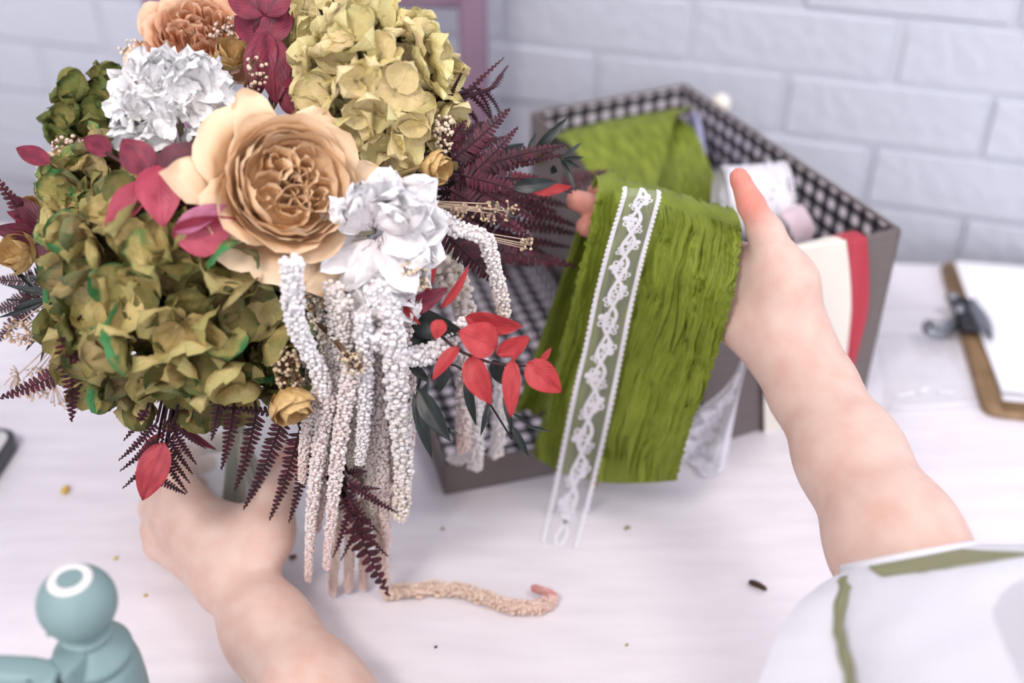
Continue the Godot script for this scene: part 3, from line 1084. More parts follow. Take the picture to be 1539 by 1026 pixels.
# ---------------------------------------------------------------- the person
class Flesh:
	# tapered capsules joined by a smooth minimum, meshed as surface nets
	var a := PackedVector3Array()
	var ba := PackedVector3Array()
	var inv := PackedFloat32Array()
	var r0 := PackedFloat32Array()
	var dr := PackedFloat32Array()
	var kk := PackedFloat32Array()
	var groove := PackedByteArray()

	func bone(p: Vector3, q: Vector3, rp: float, rq: float, k := 0.008, cut := 0) -> void:
		a.append(p); ba.append(q - p)
		inv.append(1.0 / maxf((q - p).length_squared(), 1e-9))
		r0.append(rp); dr.append(rq - rp); kk.append(k); groove.append(cut)

	func chain(points: Array, radii: Array, k := 0.008, first := 0.008) -> void:
		for i in points.size() - 1:
			bone(points[i], points[i + 1], radii[i], radii[i + 1], first if i == 0 else k)

	func one(i: int, p: Vector3) -> float:
		var pa := p - a[i]
		var h := clampf(pa.dot(ba[i]) * inv[i], 0.0, 1.0)
		return (pa - ba[i] * h).length() - r0[i] - dr[i] * h

	func field(p: Vector3, which: PackedInt32Array) -> float:
		var d := 1e3
		for i in which:
			var e := one(i, p)
			var k := kk[i]
			if groove[i]:
				var h0 := maxf(k - absf(d + e), 0.0) / k
				d = maxf(d, -e) + h0 * h0 * k * 0.25
			else:
				var h := maxf(k - absf(d - e), 0.0) / k
				d = minf(d, e) - h * h * k * 0.25
		return d

	func build(g: Geo, cell: float, tint: Callable) -> void:
		var lo := Vector3(1e3, 1e3, 1e3)
		var hi := -lo
		for i in a.size():
			var r := maxf(r0[i], r0[i] + dr[i]) + cell * 2.0
			for e in [a[i], a[i] + ba[i]]:
				lo = lo.min(e - Vector3(r, r, r))
				hi = hi.max(e + Vector3(r, r, r))
		const B := 4
		var nb := Vector3i(((hi - lo) / (cell * B)).ceil())
		var n := nb * B + Vector3i.ONE
		var vals := PackedFloat32Array()
		vals.resize(n.x * n.y * n.z)
		vals.fill(9.0)
		var reach := cell * B * 0.87
		var blocks := []
		var all := PackedInt32Array(range(a.size()))
		for bz in nb.z:
			for by in nb.y:
				for bx in nb.x:
					var c := lo + (Vector3(bx, by, bz) + Vector3(0.5, 0.5, 0.5)) * cell * B
					var near := 1e3
					var ds := PackedFloat32Array()
					for i in all:
						var e := one(i, c)
						ds.append(e)
						if not groove[i]: near = minf(near, e)
					if absf(near) > reach + 0.012:
						continue
					var which := PackedInt32Array()
					for i in all:
						if ds[i] < maxf(near, 0.0) + reach * 2.0 + 0.016:
							which.append(i)
					blocks.append(Vector3i(bx, by, bz))
					for z in B + 1:
						for y in B + 1:
							for x in B + 1:
								var q := ((bz * B + z) * n.y + by * B + y) * n.x + bx * B + x
								if vals[q] == 9.0:
									vals[q] = field(lo + Vector3(bx * B + x, by * B + y, bz * B + z) * cell, which)
		var at := {}
		var sx := 1
		var sy := n.x
		var sz := n.x * n.y
		var cs := [0, sx, sy, sx + sy, sz, sz + sx, sz + sy, sz + sx + sy]
		var co := []
		for k in 8: co.append(Vector3(k & 1, (k >> 1) & 1, k >> 2))
		var edges := [[0, 1], [2, 3], [4, 5], [6, 7], [0, 2], [1, 3], [4, 6], [5, 7], [0, 4], [1, 5], [2, 6], [3, 7]]
		for b in blocks:
			for z in B:
				for y in B:
					for x in B:
						var i0: int = ((b.z * B + z) * n.y + b.y * B + y) * n.x + b.x * B + x
						var inside := 0
						for k in 8:
							if vals[i0 + cs[k]] < 0.0: inside += 1
						if inside == 0 or inside == 8:
							continue
						var sum := Vector3.ZERO
						var m := 0
						for e in edges:
							var v0 := vals[i0 + cs[e[0]]]
							var v1 := vals[i0 + cs[e[1]]]
							if (v0 < 0.0) != (v1 < 0.0):
								sum += co[e[0]].lerp(co[e[1]], v0 / (v0 - v1))
								m += 1
						var p: Vector3 = lo + (Vector3(b.x * B + x, b.y * B + y, b.z * B + z) + sum / m) * cell
						at[i0] = g.add(p, tint.call(p))
		for b in blocks:
			for z in B:
				for y in B:
					for x in B:
						var i0: int = ((b.z * B + z) * n.y + b.y * B + y) * n.x + b.x * B + x
						var v0 := vals[i0]
						for e in [[sx, sy, sz], [sy, sz, sx], [sz, sx, sy]]:
							var v1: float = vals[i0 + e[0]] if i0 + e[0] < vals.size() else 9.0
							if (v0 < 0.0) == (v1 < 0.0):
								continue
							var q0: int = at.get(i0, -1)
							var q1: int = at.get(i0 - e[1], -1)
							var q2: int = at.get(i0 - e[1] - e[2], -1)
							var q3: int = at.get(i0 - e[2], -1)
							if q0 < 0 or q1 < 0 or q2 < 0 or q3 < 0:
								continue
							if v0 < 0.0: g.quad(q0, q3, q2, q1)
							else: g.quad(q0, q1, q2, q3)


func person() -> void:
	var o := thing("person", "person in a white blouse steadying the vase and holding up the green ribbon", "person", Vector3(0.06, 0, 0.0))
	var g := Geo.new()
	# right arm: held out over the box lid, palm up, ribbon lying across the fingers
	var r := Flesh.new()
	var elbow_r := px(1440, 985, 0.535)
	var wrist := px(1188, 520, 0.668)
	r.chain([elbow_r, px(1345, 815, 0.580), px(1277, 685, 0.622), px(1219, 580, 0.655), wrist], [0.034, 0.0308, 0.0260, 0.0220, 0.0200], 0.02)
	r.bone(px(1180, 440, 0.674), px(1112, 395, 0.684), 0.0155, 0.0115, 0.016)
	r.bone(wrist, px(1100, 425, 0.686), 0.0175, 0.0115, 0.016)
	r.bone(wrist, px(1094, 455, 0.688), 0.0175, 0.0110, 0.014)
	r.bone(px(1172, 518, 0.668), px(1096, 488, 0.684), 0.0165, 0.0100, 0.014)
	r.bone(wrist, px(1180, 425, 0.665), 0.0185, 0.0165, 0.016)
	r.bone(px(1180, 425, 0.665), px(1151, 350, 0.662), 0.0165, 0.0100, 0.012)
	r.bone(px(1151, 350, 0.662), px(1129, 308, 0.655), 0.0100, 0.0076, 0.005)
	r.bone(px(1129, 308, 0.655), px(1111, 267, 0.652), 0.0078, 0.0060, 0.004)
	r.chain([px(1112, 392, 0.684), px(1010, 330, 0.702), px(945, 301, 0.712), px(897, 289, 0.716)], [0.0095, 0.0085, 0.0076, 0.0066], 0.003, 0.007)
	r.chain([px(1102, 418, 0.686), px(1000, 354, 0.704), px(930, 317, 0.706), px(866, 301, 0.698)], [0.0095, 0.0086, 0.0078, 0.0067], 0.003, 0.005)
	r.chain([px(1094, 448, 0.690), px(1000, 388, 0.712), px(935, 362, 0.712), px(880, 340, 0.702)], [0.0092, 0.0083, 0.0072, 0.0064], 0.003, 0.005)
	r.chain([px(1090, 480, 0.690), px(1010, 432, 0.724), px(960, 408, 0.730), px(925, 395, 0.730)], [0.0085, 0.0074, 0.0067, 0.0058], 0.003, 0.005)
	# left arm: the forearm rests by the table edge, hand round the foot of the vase
	var l := Flesh.new()
	var elbow_l := px(600, 1190, 0.585)
	var wl := px(350, 862, 0.696)
	l.chain([elbow_l, px(470, 1040, 0.632), px(405, 950, 0.664), wl], [0.032, 0.0262, 0.0234, 0.0208], 0.02)
	l.bone(wl, px(280, 757, 0.700), 0.0180, 0.0118, 0.014)
	l.bone(wl, px(254, 775, 0.714), 0.0175, 0.0120, 0.014)
	l.bone(px(345, 868, 0.705), px(241, 795, 0.730), 0.0160, 0.0112, 0.014)
	l.bone(px(340, 872, 0.712), px(243, 818, 0.740), 0.0150, 0.0105, 0.012)
	l.bone(px(300, 790, 0.700), px(390, 800, 0.694), 0.0150, 0.0160, 0.018)
	l.bone(wl, px(402, 800, 0.690), 0.0185, 0.0135, 0.014)
	l.chain([px(402, 800, 0.690), px(414, 748, 0.698), px(430, 702, 0.724), px(436, 676, 0.748)], [0.0135, 0.0105, 0.0090, 0.0072], 0.005, 0.012)
	l.chain([px(280, 757, 0.700), px(264, 702, 0.718), px(286, 668, 0.765), px(335, 664, 0.790)], [0.0125, 0.0098, 0.0085, 0.0070], 0.004, 0.008)
	l.chain([px(254, 775, 0.714), px(240, 735, 0.742), px(262, 704, 0.784), px(312, 696, 0.806)], [0.0120, 0.0098, 0.0085, 0.0070], 0.004, 0.006)
	l.chain([px(241, 795, 0.730), px(230, 764, 0.757), px(255, 735, 0.797), px(300, 728, 0.814)], [0.0112, 0.0092, 0.0080, 0.0068], 0.004, 0.006)
	l.chain([px(243, 818, 0.740), px(236, 795, 0.762), px(258, 768, 0.792), px(292, 760, 0.800)], [0.0100, 0.0080, 0.0070, 0.0060], 0.004, 0.006)
	# tendons that raise the back of the hand
	for e in [[272, 757, 0.6955], [250, 776, 0.7085]]:
		l.bone(px(330, 835, 0.690), px(e[0], e[1], e[2] - 0.002), 0.0095, 0.0085, 0.005)
	var warm := [px(869, 303, 0.70), px(883, 338, 0.704), px(897, 289, 0.716), px(1112, 270, 0.65), px(1128, 300, 0.65), px(436, 690, 0.73)]
	var spots := noise(55.0, 33, 3)
	var tint := func(p: Vector3) -> Color:
		var w := 0.0
		for q in warm:
			w = maxf(w, 1.0 - p.distance_to(q) / 0.022)
		var t := spots.get_noise_3d(p.x, p.y, p.z)
		var c := col(226, 196, 182).lerp(col(218, 179, 163), clampf(0.35 + t * 0.9, 0, 1))
		return c.lerp(col(222, 130, 112), clampf(w * 1.1, 0, 0.85))
	r.build(g, 0.0027, tint)
	l.build(g, 0.0030, tint)
	# shoulders and trunk, out of the picture
	var sh_r := Vector3(0.25, 1.08, -0.10)
	var sh_l := Vector3(-0.13, 1.08, -0.08)
	var t := Flesh.new()
	t.bone(elbow_r, sh_r, 0.036, 0.048, 0.03)
	t.bone(elbow_l, sh_l, 0.035, 0.048, 0.03)
	t.bone(sh_r, Vector3(0.06, 1.05, 0.02), 0.050, 0.085, 0.05)
	t.bone(sh_l, Vector3(0.06, 1.05, 0.02), 0.050, 0.085, 0.05)
	t.bone(Vector3(0.06, 1.02, 0.03), Vector3(0.06, 0.62, 0.04), 0.105, 0.120, 0.06)
	t.build(g, 0.012, tint)
	part(o, "body", g.mesh(), mats["skin"])
	# the blouse: trunk and left sleeve out of the picture, right sleeve wide and near the camera
	var b := Flesh.new()
	b.bone(elbow_l.lerp(sh_l, 0.25), sh_l, 0.050, 0.060, 0.03)
	b.bone(elbow_r.lerp(sh_r, 0.16), sh_r, 0.047, 0.062, 0.03)
	b.bone(sh_r, Vector3(0.06, 1.05, 0.02), 0.062, 0.098, 0.05)
	b.bone(sh_l, Vector3(0.06, 1.05, 0.02), 0.062, 0.098, 0.05)
	b.bone(Vector3(0.06, 1.02, 0.03), Vector3(0.06, 0.60, 0.04), 0.118, 0.135, 0.06)
	var bg := Geo.new()
	b.build(bg, 0.012, func(_p): return Color.WHITE)
	part(o, "blouse", bg.mesh(), mats["white blouse cloth"])
	# right sleeve as rings along the arm: centre, half width across the picture, half depth
	var rings := []
	for e in [[1367, 836, 0.560, 0.0345, 0.052], [1436, 852, 0.545, 0.059, 0.074], [1470, 945, 0.520, 0.075, 0.112], [1500, 1045, 0.480, 0.086, 0.122], [1540, 1190, 0.425, 0.092, 0.124]]:
		rings.append([px(e[0], e[1], e[2]), e[3], e[4]])
	rings.append([sh_r, 0.072, 0.068])
	var axis := (px(1362, 838, 0.545) - px(1440, 1040, 0.46)).normalized()
	var across := (px(1470, 815, 0.5) - px(1266, 853, 0.5)).normalized()
	var deep := (EYE - px(1367, 836, 0.56)).normalized()   # the opening is seen edge on
	if deep.dot(EYE - px(1362, 838, 0.545)) < 0.0: deep = -deep
	var ring_at := func(a: float, t: float, grow: float) -> Vector3:
		var k := t * (rings.size() - 1)
		var i := mini(int(k), rings.size() - 2)
		var f := k - i
		var c: Vector3 = rings[i][0].lerp(rings[i + 1][0], f)
		var ax := lerpf(rings[i][1], rings[i + 1][1], f) + grow
		var dp := lerpf(rings[i][2], rings[i + 1][2], f) + grow
		var ang := TAU * a
		var crumple := 0.004 * sin(ang * 5.0 + t * 9.0) * smoothstep(0.02, 0.3, t) + 0.006 * lumps.get_noise_3d(cos(ang) * 1.6, sin(ang) * 1.6, t * 5.0) * smoothstep(0.0, 0.2, t)
		return c + across * cos(ang) * (ax + crumple) + deep * sin(ang) * (dp + crumple)
	var sg := Geo.new()
	sg.grid(64, 40, func(a: float, t: float): return ring_at.call(a, t, 0.0))
	sg.grid(64, 8, func(a: float, t: float): return ring_at.call(a, 0.2 * t, -0.003))
	var sl := part(o, "sleeve", sg.mesh(), mats["white blouse cloth"])
	sl.set_meta("label", "wide white sleeve with olive trim")
	var tg := Geo.new()
	tg.grid(64, 3, func(a: float, t: float): return ring_at.call(0.150 + 0.195 * a, 0.018 + (0.185 - 0.060 * a) * t, 0.0012))
	part(sl, "olive_trim", tg.mesh(), mats["olive trim"])
	var hg := Geo.new()
	var hem := PackedVector3Array()
	for k in 65:
		hem.append(ring_at.call(k / 64.0, 0.0, -0.0015))
	hg.tube(hem, 0.0022, 0.0022, 8)
	part(sl, "hem", hg.mesh(), mats["white blouse cloth"])
	# olive binding down the sleeve's slit
	var sm := Geo.new()
	sm.grid(3, 24, func(a: float, t: float): return ring_at.call(0.405 + 0.020 * a - 0.035 * t, 0.07 + 0.42 * t, 0.0012 + 0.002 * sin(a * PI)))
	part(sl, "olive_binding", sm.mesh(), mats["olive trim"])
	# the loose flap of the cuff beside the slit
	var fg := Geo.new()
	fg.grid(10, 24, func(a: float, t: float):
		var p: Vector3 = ring_at.call(0.418 - 0.035 * t, 0.05 + 0.45 * t, 0.0)
		var w := 0.006 + 0.040 * t
		return p - across * (a * w) - deep * (0.010 * a * a))
	part(sl, "cuff_flap", fg.mesh(), mats["white blouse cloth"])


# ---------------------------------------------------------------- ribbon over the hand
func drape_edges(t: float) -> Array:   # left and right picture column at a height t of the front fall, and its row
	var l := curve_at([[899, 284], [884, 350], [862, 440], [838, 540], [814, 630], [801, 682]], t)
	var r := curve_at([[1116, 346], [1107, 420], [1090, 490], [1066, 570], [1036, 650], [1017, 722]], t)
	return [l, r]


func curve_at(p: Array, t: float) -> Vector2:
	var m := p.size() - 1
	var k := clampf(t, 0, 1) * m
	var i := mini(int(k), m - 1)
	var v := []
	for j in [i - 1, i, i + 1, i + 2]:
		var e = p[clampi(j, 0, m)]
		v.append(Vector2(e[0], e[1]))
	return v[1].cubic_interpolate(v[2], v[0], v[3], k - i)


var fold_noise: FastNoiseLite
var fine_noise: FastNoiseLite

func folds(a: float, t: float) -> float:   # how far the crinkles stand out of the cloth, metres
	if fold_noise == null:
		fold_noise = noise(1.0, 12, 2)
		fine_noise = noise(1.0, 18, 2)
	var wander := a + 0.035 * fold_noise.get_noise_2d(a * 2.0, t * 3.5) + 0.05 * t * (a - 0.5)
	var x := fold_noise.get_noise_2d(wander * 7.5, t * 1.5 + 30.0)
	var x2 := fold_noise.get_noise_2d(wander * 13.0 + 70.0, t * 2.6)
	var some := smoothstep(-0.25, 0.35, fine_noise.get_noise_2d(a * 3.0 + 9.0, t * 4.0))
	var some2 := smoothstep(-0.1, 0.4, fine_noise.get_noise_2d(a * 4.0 + 39.0, t * 5.0 + 5.0))
	var crease := -0.0030 * exp(-pow(x / 0.05, 2.0)) * some - 0.0022 * exp(-pow(x2 / 0.06, 2.0)) * some2
	var y := fine_noise.get_noise_2d(wander * 30.0, t * 5.5)
	var z := fine_noise.get_noise_2d(wander * 62.0 + 11.0, t * 16.0)
	var left := smoothstep(0.30, 0.05, a)
	var deepl := sin(wander * 40.0 + 1.0 + 2.0 * x) * 0.0040 * left
	var across := fine_noise.get_noise_2d(a * 7.0 + 50.0, t * 30.0) * 0.0006 * some2
	return 0.0040 * x + crease + 0.0011 * y + 0.0005 * z + deepl + across


func ribbon_and_lace() -> void:
	var o := thing("crinkled_ribbon", "crinkled olive green ribbon draped over the fingers and hanging to the table", "ribbon", table_at(930, 700))
	var front := func(a: float, t: float):
		var e := drape_edges(t)
		var u := lerpf(e[0].x, e[1].x, a)
		var v := lerpf(e[0].y, e[1].y, a)
		if t > 0.86:   # the hem sags in a shallow arc
			v += (t - 0.86) / 0.14 * 24.0 * sin(PI * pow(clampf(a, 0, 1), 0.75))
		# edges frayed by the folds
		u += (5.0 * fine_hash(t * 21.0, 3.0) * smoothstep(0.9, 1.0, a) - 5.0 * fine_hash(t * 17.0, 8.0) * smoothstep(0.1, 0.0, a))
		var d := lerpf(0.606, lerpf(0.576, 0.551, smoothstep(0.0, 0.32, t)), pow(a, 1.3)) - 0.010 * sin(PI * clampf(a, 0, 1)) * t
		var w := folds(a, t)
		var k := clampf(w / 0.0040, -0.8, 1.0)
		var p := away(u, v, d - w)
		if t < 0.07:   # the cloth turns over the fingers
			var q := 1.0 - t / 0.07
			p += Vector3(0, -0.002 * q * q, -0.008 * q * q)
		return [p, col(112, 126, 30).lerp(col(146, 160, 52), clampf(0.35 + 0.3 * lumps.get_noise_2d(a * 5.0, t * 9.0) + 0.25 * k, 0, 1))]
	var g := Geo.new()
	g.grid(230, 150, front)
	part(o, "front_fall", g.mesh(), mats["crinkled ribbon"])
	# over the fingers and down behind them
	var h := Geo.new()
	h.grid(150, 70, func(a: float, t: float):
		var e0 := drape_edges(0.0)
		var top := away(lerpf(e0[0].x, e0[1].x, a), lerpf(e0[0].y, e0[1].y, a), lerpf(0.606, 0.576, pow(a, 1.3)) + 0.008)
		var q := clampf(t / 0.16, 0, 1)
		var w := folds(a, 0.5 - t * 0.4) * smoothstep(0.0, 0.1, t)
		var p := top + Vector3(0, -0.002, 0) + Vector3(0.0, 0.003 * sin(PI * q), -0.030 * q)
		if t > 0.16:
			var z := (t - 0.16) / 0.84
			p += Vector3(-0.052 * z * (1.0 - a) - 0.02 * z * a, -0.196 * z * lerpf(1.0, 0.80, a), -0.012 * z + 0.012 * z * (1.0 - a))
		return [p + Vector3(0, 0, w * 1.3), col(112, 126, 30).lerp(col(146, 160, 52), clampf(0.4 + 0.4 * lumps.get_noise_2d(a * 5.0 + 20.0, t * 9.0), 0, 1))])
	part(o, "back_fall", h.mesh(), mats["crinkled ribbon"])

	# the lace strip laid down the ribbon's front
	var surf := func(a: float, t: float) -> Vector3:   # a in -1..1 across
		var v := lerpf(289.0, 822.0, t)
		var l := curve_at([[938, 286], [918, 352], [897, 430], [878, 520], [857, 610], [836, 715], [814, 815]], t)
		var r := curve_at([[994, 292], [976, 356], [957, 430], [938, 520], [920, 610], [896, 715], [868, 824]], t)
		var u := lerpf(l.x, r.x, (a + 1.0) / 2.0)
		v = lerpf(l.y, r.y, (a + 1.0) / 2.0)
		var d := 0.584 - 0.010 * t + 0.0006 * sin(a * 3.0 + t * 31.0)
		var p := away(u, v, d)
		if p.y < TABLE_Y + 0.0015:
			p = table_at(u, v, 0.0015)
		if t < 0.03:
			var q := 1.0 - t / 0.03
			p += Vector3(0, -0.0015, -0.007) * q * q
		return p
	lace_strip("lace_ribbon", "white lace ribbon with a floral braid lying down the front of the green ribbon", surf, 0.238, table_at(842, 815), "lace net", 1.0)
	# a second length of lace, gathered, falling from under the wrist
	var surf2 := func(a: float, t: float) -> Vector3:
		var c := curve_at([[1124, 520], [1112, 560], [1092, 598], [1066, 632], [1052, 664], [1046, 705]], t)
		var hw := curve_at([[4, 0], [6, 0], [16, 0], [34, 0], [42, 0], [40, 0]], t).x
		var wob := sin(a * 5.0 + t * 2.0) * 0.006 * smoothstep(0.35, 0.9, t)
		var d := lerpf(0.618, 0.634, t) + wob
		var u := c.x + a * hw
		var v := c.y + a * hw * 0.22 + 9.0 * sin(a * 4.0) * smoothstep(0.4, 1.0, t)
		var p := away(u, v, d)
		if p.y < TABLE_Y + 0.002:
			p = table_at(u, v, 0.002)
		return p
	lace_strip("lace_ribbon", "gathered end of white lace trailing onto the table below the wrist", surf2, 0.10, table_at(1050, 700), "soft lace net", 0.85)


func fine_hash(x: float, y: float) -> float:
	return lumps.get_noise_2d(x * 3.1, y * 7.0)


func lace_strip(called: String, label: String, surf: Callable, length: float, foot: Vector3, net: String, size: float) -> void:
	var o := thing(called, label, "lace", foot, "lace ribbons")
	var lift := func(a: float, t: float, h: float) -> Vector3:
		var p: Vector3 = surf.call(a, t)
		var pa: Vector3 = surf.call(a + 0.02, t)
		var pb: Vector3 = surf.call(a, t + 0.004)
		var nn := (pa - p).cross(pb - p).normalized()
		if nn.dot(EYE - p) < 0.0: nn = -nn
		return p + nn * h
	var g := Geo.new()
	g.grid(10, 120, func(a: float, t: float): return surf.call((a * 2.0 - 1.0) * 0.9, t))
	part(o, "net", g.mesh(), mats[net])
	# half width in metres, to lay round shapes out
	var hw := 0.0110 * size
	var disc := func(m: Geo, a: float, t: float, ra: float, rb: float, hole := 0.0) -> void:
		var at := m.v.size()
		if hole > 0.0:
			for k in 10:
				var w := TAU * k / 10
				m.add(lift.call(a + cos(w) * ra, t + sin(w) * rb, 0.0008))
				m.add(lift.call(a + cos(w) * ra * hole, t + sin(w) * rb * hole, 0.0008))
			for k in 10:
				var k2 := (k + 1) % 10
				m.quad(at + k * 2, at + k * 2 + 1, at + k2 * 2 + 1, at + k2 * 2)
		else:
			m.add(lift.call(a, t, 0.0013))
			for k in 8:
				var w := TAU * k / 8
				m.add(lift.call(a + cos(w) * ra, t + sin(w) * rb, 0.0005))
			for k in 8:
				m.tri(at, at + 1 + k, at + 1 + (k + 1) % 8)
	for s in [-1.0, 1.0]:
		var e := Geo.new()
		e.grid(2, 130, func(a: float, t: float): return lift.call(s * (0.80 + 0.11 * a), t, 0.0006 + 0.0004 * sin(PI * a)))
		var n := int(length / 0.0036)
		for i in n:
			disc.call(e, s * 0.935, (i + 0.5) / n, 0.13, 0.0019 / length, 0.0)
		part(o, "scalloped_edge", e.mesh(), mats["lace thread"])
	# the braid: two waves that cross, and a spray of looped petals in every bend
	var b := Geo.new()
	var period := 0.037 * size / length
	for ph in [0.0, PI]:
		b.grid(2, 220, func(a: float, t: float):
			var w: float = TAU * t / period + ph
			return lift.call(0.26 * sin(w) + 0.05 * sin(2.0 * w) + (a - 0.5) * 0.20, t, 0.0009))
	part(o, "braid", b.mesh(), mats["lace thread"])
	var m := int(1.0 / period * 2.0)
	for i in m:
		var t0 := (i + 0.5) * period / 2.0
		var s := 1.0 if i % 2 == 0 else -1.0
		var f := Geo.new()
		for k in 5:
			var w := TAU * k / 5 + i
			disc.call(f, s * 0.24 + cos(w) * 0.25, t0 + sin(w) * 0.27 * hw / length * 1.15, 0.175, 0.175 * hw / length * 1.1, 0.0 if (k + i) % 2 != 0 else 0.42)
		for k in 4:
			var w := TAU * k / 4 + 0.5 * i
			disc.call(f, -s * 0.22 + cos(w) * 0.20, t0 + period * 0.16 + sin(w) * 0.22 * hw / length, 0.15, 0.15 * hw / length, 0.45)
		part(o, "lace_flower", f.mesh(), mats["lace thread"])


# ---------------------------------------------------------------- the bouquet
const NECK := Vector3(-0.174, 0.935, -0.566)     # where the stems enter the vase
const FOOT := Vector3(-0.178, 0.757, -0.562)

func stalk_to_vase(o: Node3D, from: Vector3, r: float, c: Color) -> void:
	var j := Vector3(rng.randf_range(-0.017, 0.017), 0, rng.randf_range(-0.017, 0.017))
	var g := Geo.new()
	var mid := NECK + j * 1.0
	g.tube(curve(PackedVector3Array([from, from.lerp(mid, 0.55) + Vector3(0, 0.006, 0), mid, FOOT - j * 0.9 + Vector3(0, rng.randf_range(0.0, 0.02), 0)]), 14), r, r, 6, c)
	part(o, "stem", g.mesh(), mats["stem"])


func petal_mesh(l: float, w: float, cup: float, curl: float, wave: float, p: float, blunt: float, hue: Callable, seed_: int, nu := 6, nv := 8) -> ArrayMesh:
	# base at the origin, grows along +y, faces +z
	var g := Geo.new()
	var s := seed_ * 13.7
	g.grid(nu, nv, func(a: float, b: float):
		var x := a * 2.0 - 1.0
		var hw := w * 0.5 * pow(maxf(sin(PI * pow(b, p)), 0.0), blunt)
		if b < 0.3: hw = maxf(hw, w * 0.09 * (1.0 - b))
		hw *= 1.0 + 0.10 * lumps.get_noise_2d(b * 5.0 + s, 2.0 + signf(x))
		var edge := absf(x)
		var z := cup * w * x * x * (0.4 + 0.6 * b) + curl * l * b * b + wave * w * (lumps.get_noise_2d(x * 2.2 + s, b * 2.6) + 0.6 * edge * lumps.get_noise_2d(b * 7.0 + s, x + 31.0))
		return [Vector3(x * hw, b * l * (1.0 + 0.05 * lumps.get_noise_2d(s, x * 3.0)), z), hue.call(x, b, s)])
	return g.mesh()


# every head of hydrangea: florets on a rounded head, four petals each
func hydrangea(called: String, label: String, c: Vector3, radii: Vector3, n: int, size: float, hues: Array, back := 0.35) -> void:
	var base := Vector3(c.x, c.y - radii.y, c.z)
	var o := thing(called, label, "hydrangea", base, "hydrangea heads in the bouquet")
	var petals := []
	for k in maxi(9, hues.size()):
		var h: Array = hues[k % hues.size()]
		var hue := func(x: float, b: float, s: float) -> Color:
			var edge := clampf(maxf(absf(x) * smoothstep(0.1, 0.5, b), smoothstep(0.62, 1.0, b)), 0, 1)
			var t := clampf(smoothstep(0.55, 1.0, edge + 0.55 * lumps.get_noise_2d(x * 1.6 + s, b * 2.0 + 9.0)), 0, 1)
			var u := clampf(0.5 + 0.9 * lumps.get_noise_2d(x * 2.5 + s + 40.0, b * 3.0), 0, 1)
			return (h[0] as Color).lerp(h[1], u).lerp(h[2], t * h[3])
		petals.append(petal_mesh(size * rng.randf_range(0.90, 1.12), size * rng.randf_range(0.98, 1.28), rng.randf_range(0.10, 0.42), rng.randf_range(-0.26, 0.16), 0.085, 0.86, 0.46, hue, k + int(c.x * 900.0), 8, 11))
	var button := Geo.new()
	add_ico(button, Vector3.ZERO, size * 0.09, 1, (hues[0][1] as Color))
	var bm := button.mesh()
	var twig := Geo.new()
	var heart := c + Vector3(0, -radii.y * 0.25, 0)
	var look := (EYE - c).normalized()
	var inner := int(n * 0.40)   # a second layer of florets deeper in
	for j in n + inner:
		var i := j if j < n else j - n
		var of := n if j < n else inner
		var y := 1.0 - 2.0 * (i + 0.5) / of
		var r := sqrt(1.0 - y * y)
		var ph := i * 2.399963 + rng.randf_range(-0.18, 0.18)
		var d := Vector3(cos(ph) * r, y, sin(ph) * r)
		if d.dot(look) < -back:
			continue
		var deep := rng.randf_range(0.84, 1.03) if j < n else rng.randf_range(0.54, 0.68)
		var p := c + Vector3(d.x * radii.x, d.y * radii.y, d.z * radii.z) * deep
		var nn := (Vector3(d.x / radii.x, d.y / radii.y, d.z / radii.z).normalized() + Vector3(rng.randf_range(-0.5, 0.5), rng.randf_range(-0.5, 0.5), rng.randf_range(-0.5, 0.5))).normalized()
		var f := MeshInstance3D.new()
		f.name = "floret"
		f.mesh = bm
		f.material_override = mats["hydrangea petal"]
		var x := nn.cross(Vector3(0.2, 0.3, 0.9)).normalized()
		f.transform = Transform3D(Basis(x, nn.cross(x), nn), p - base)
		f.transform.basis = Basis(x, nn.cross(x).normalized(), nn)
		o.add_child(f, true)
		var spin := rng.randf() * TAU
		var open := rng.randf_range(0.05, 0.85)
		for k in 4:
			var a := spin + k * TAU / 4 + rng.randf_range(-0.18, 0.18)
			var til := open + rng.randf_range(-0.22, 0.22)
			var dir := Vector3(cos(a), sin(a), 0)
			var yy := dir * cos(til) + Vector3(0, 0, 1) * sin(til)
			var zz := Vector3(0, 0, 1) * cos(til) - dir * sin(til)
			var sc := rng.randf_range(0.86, 1.12)
			inside(f, "petal", petals[rng.randi() % petals.size()], mats["hydrangea petal"], Transform3D(Basis(yy.cross(zz), yy, zz) * Basis(Vector3.UP, rng.randf_range(-0.25, 0.25)), dir * size * 0.04 + Vector3(0, 0, 0.001 * k)).scaled_local(Vector3(sc, sc, sc)))
		twig.tube(PackedVector3Array([heart, heart.lerp(p, 0.6) + Vector3(0, 0.003, 0), p]), 0.0013, 0.0008, 4, col(86, 84, 48))
	part(o, "floret_stalks", twig.mesh(), mats["stem"])
	stalk_to_vase(o, heart, 0.0028, col(112, 110, 84))


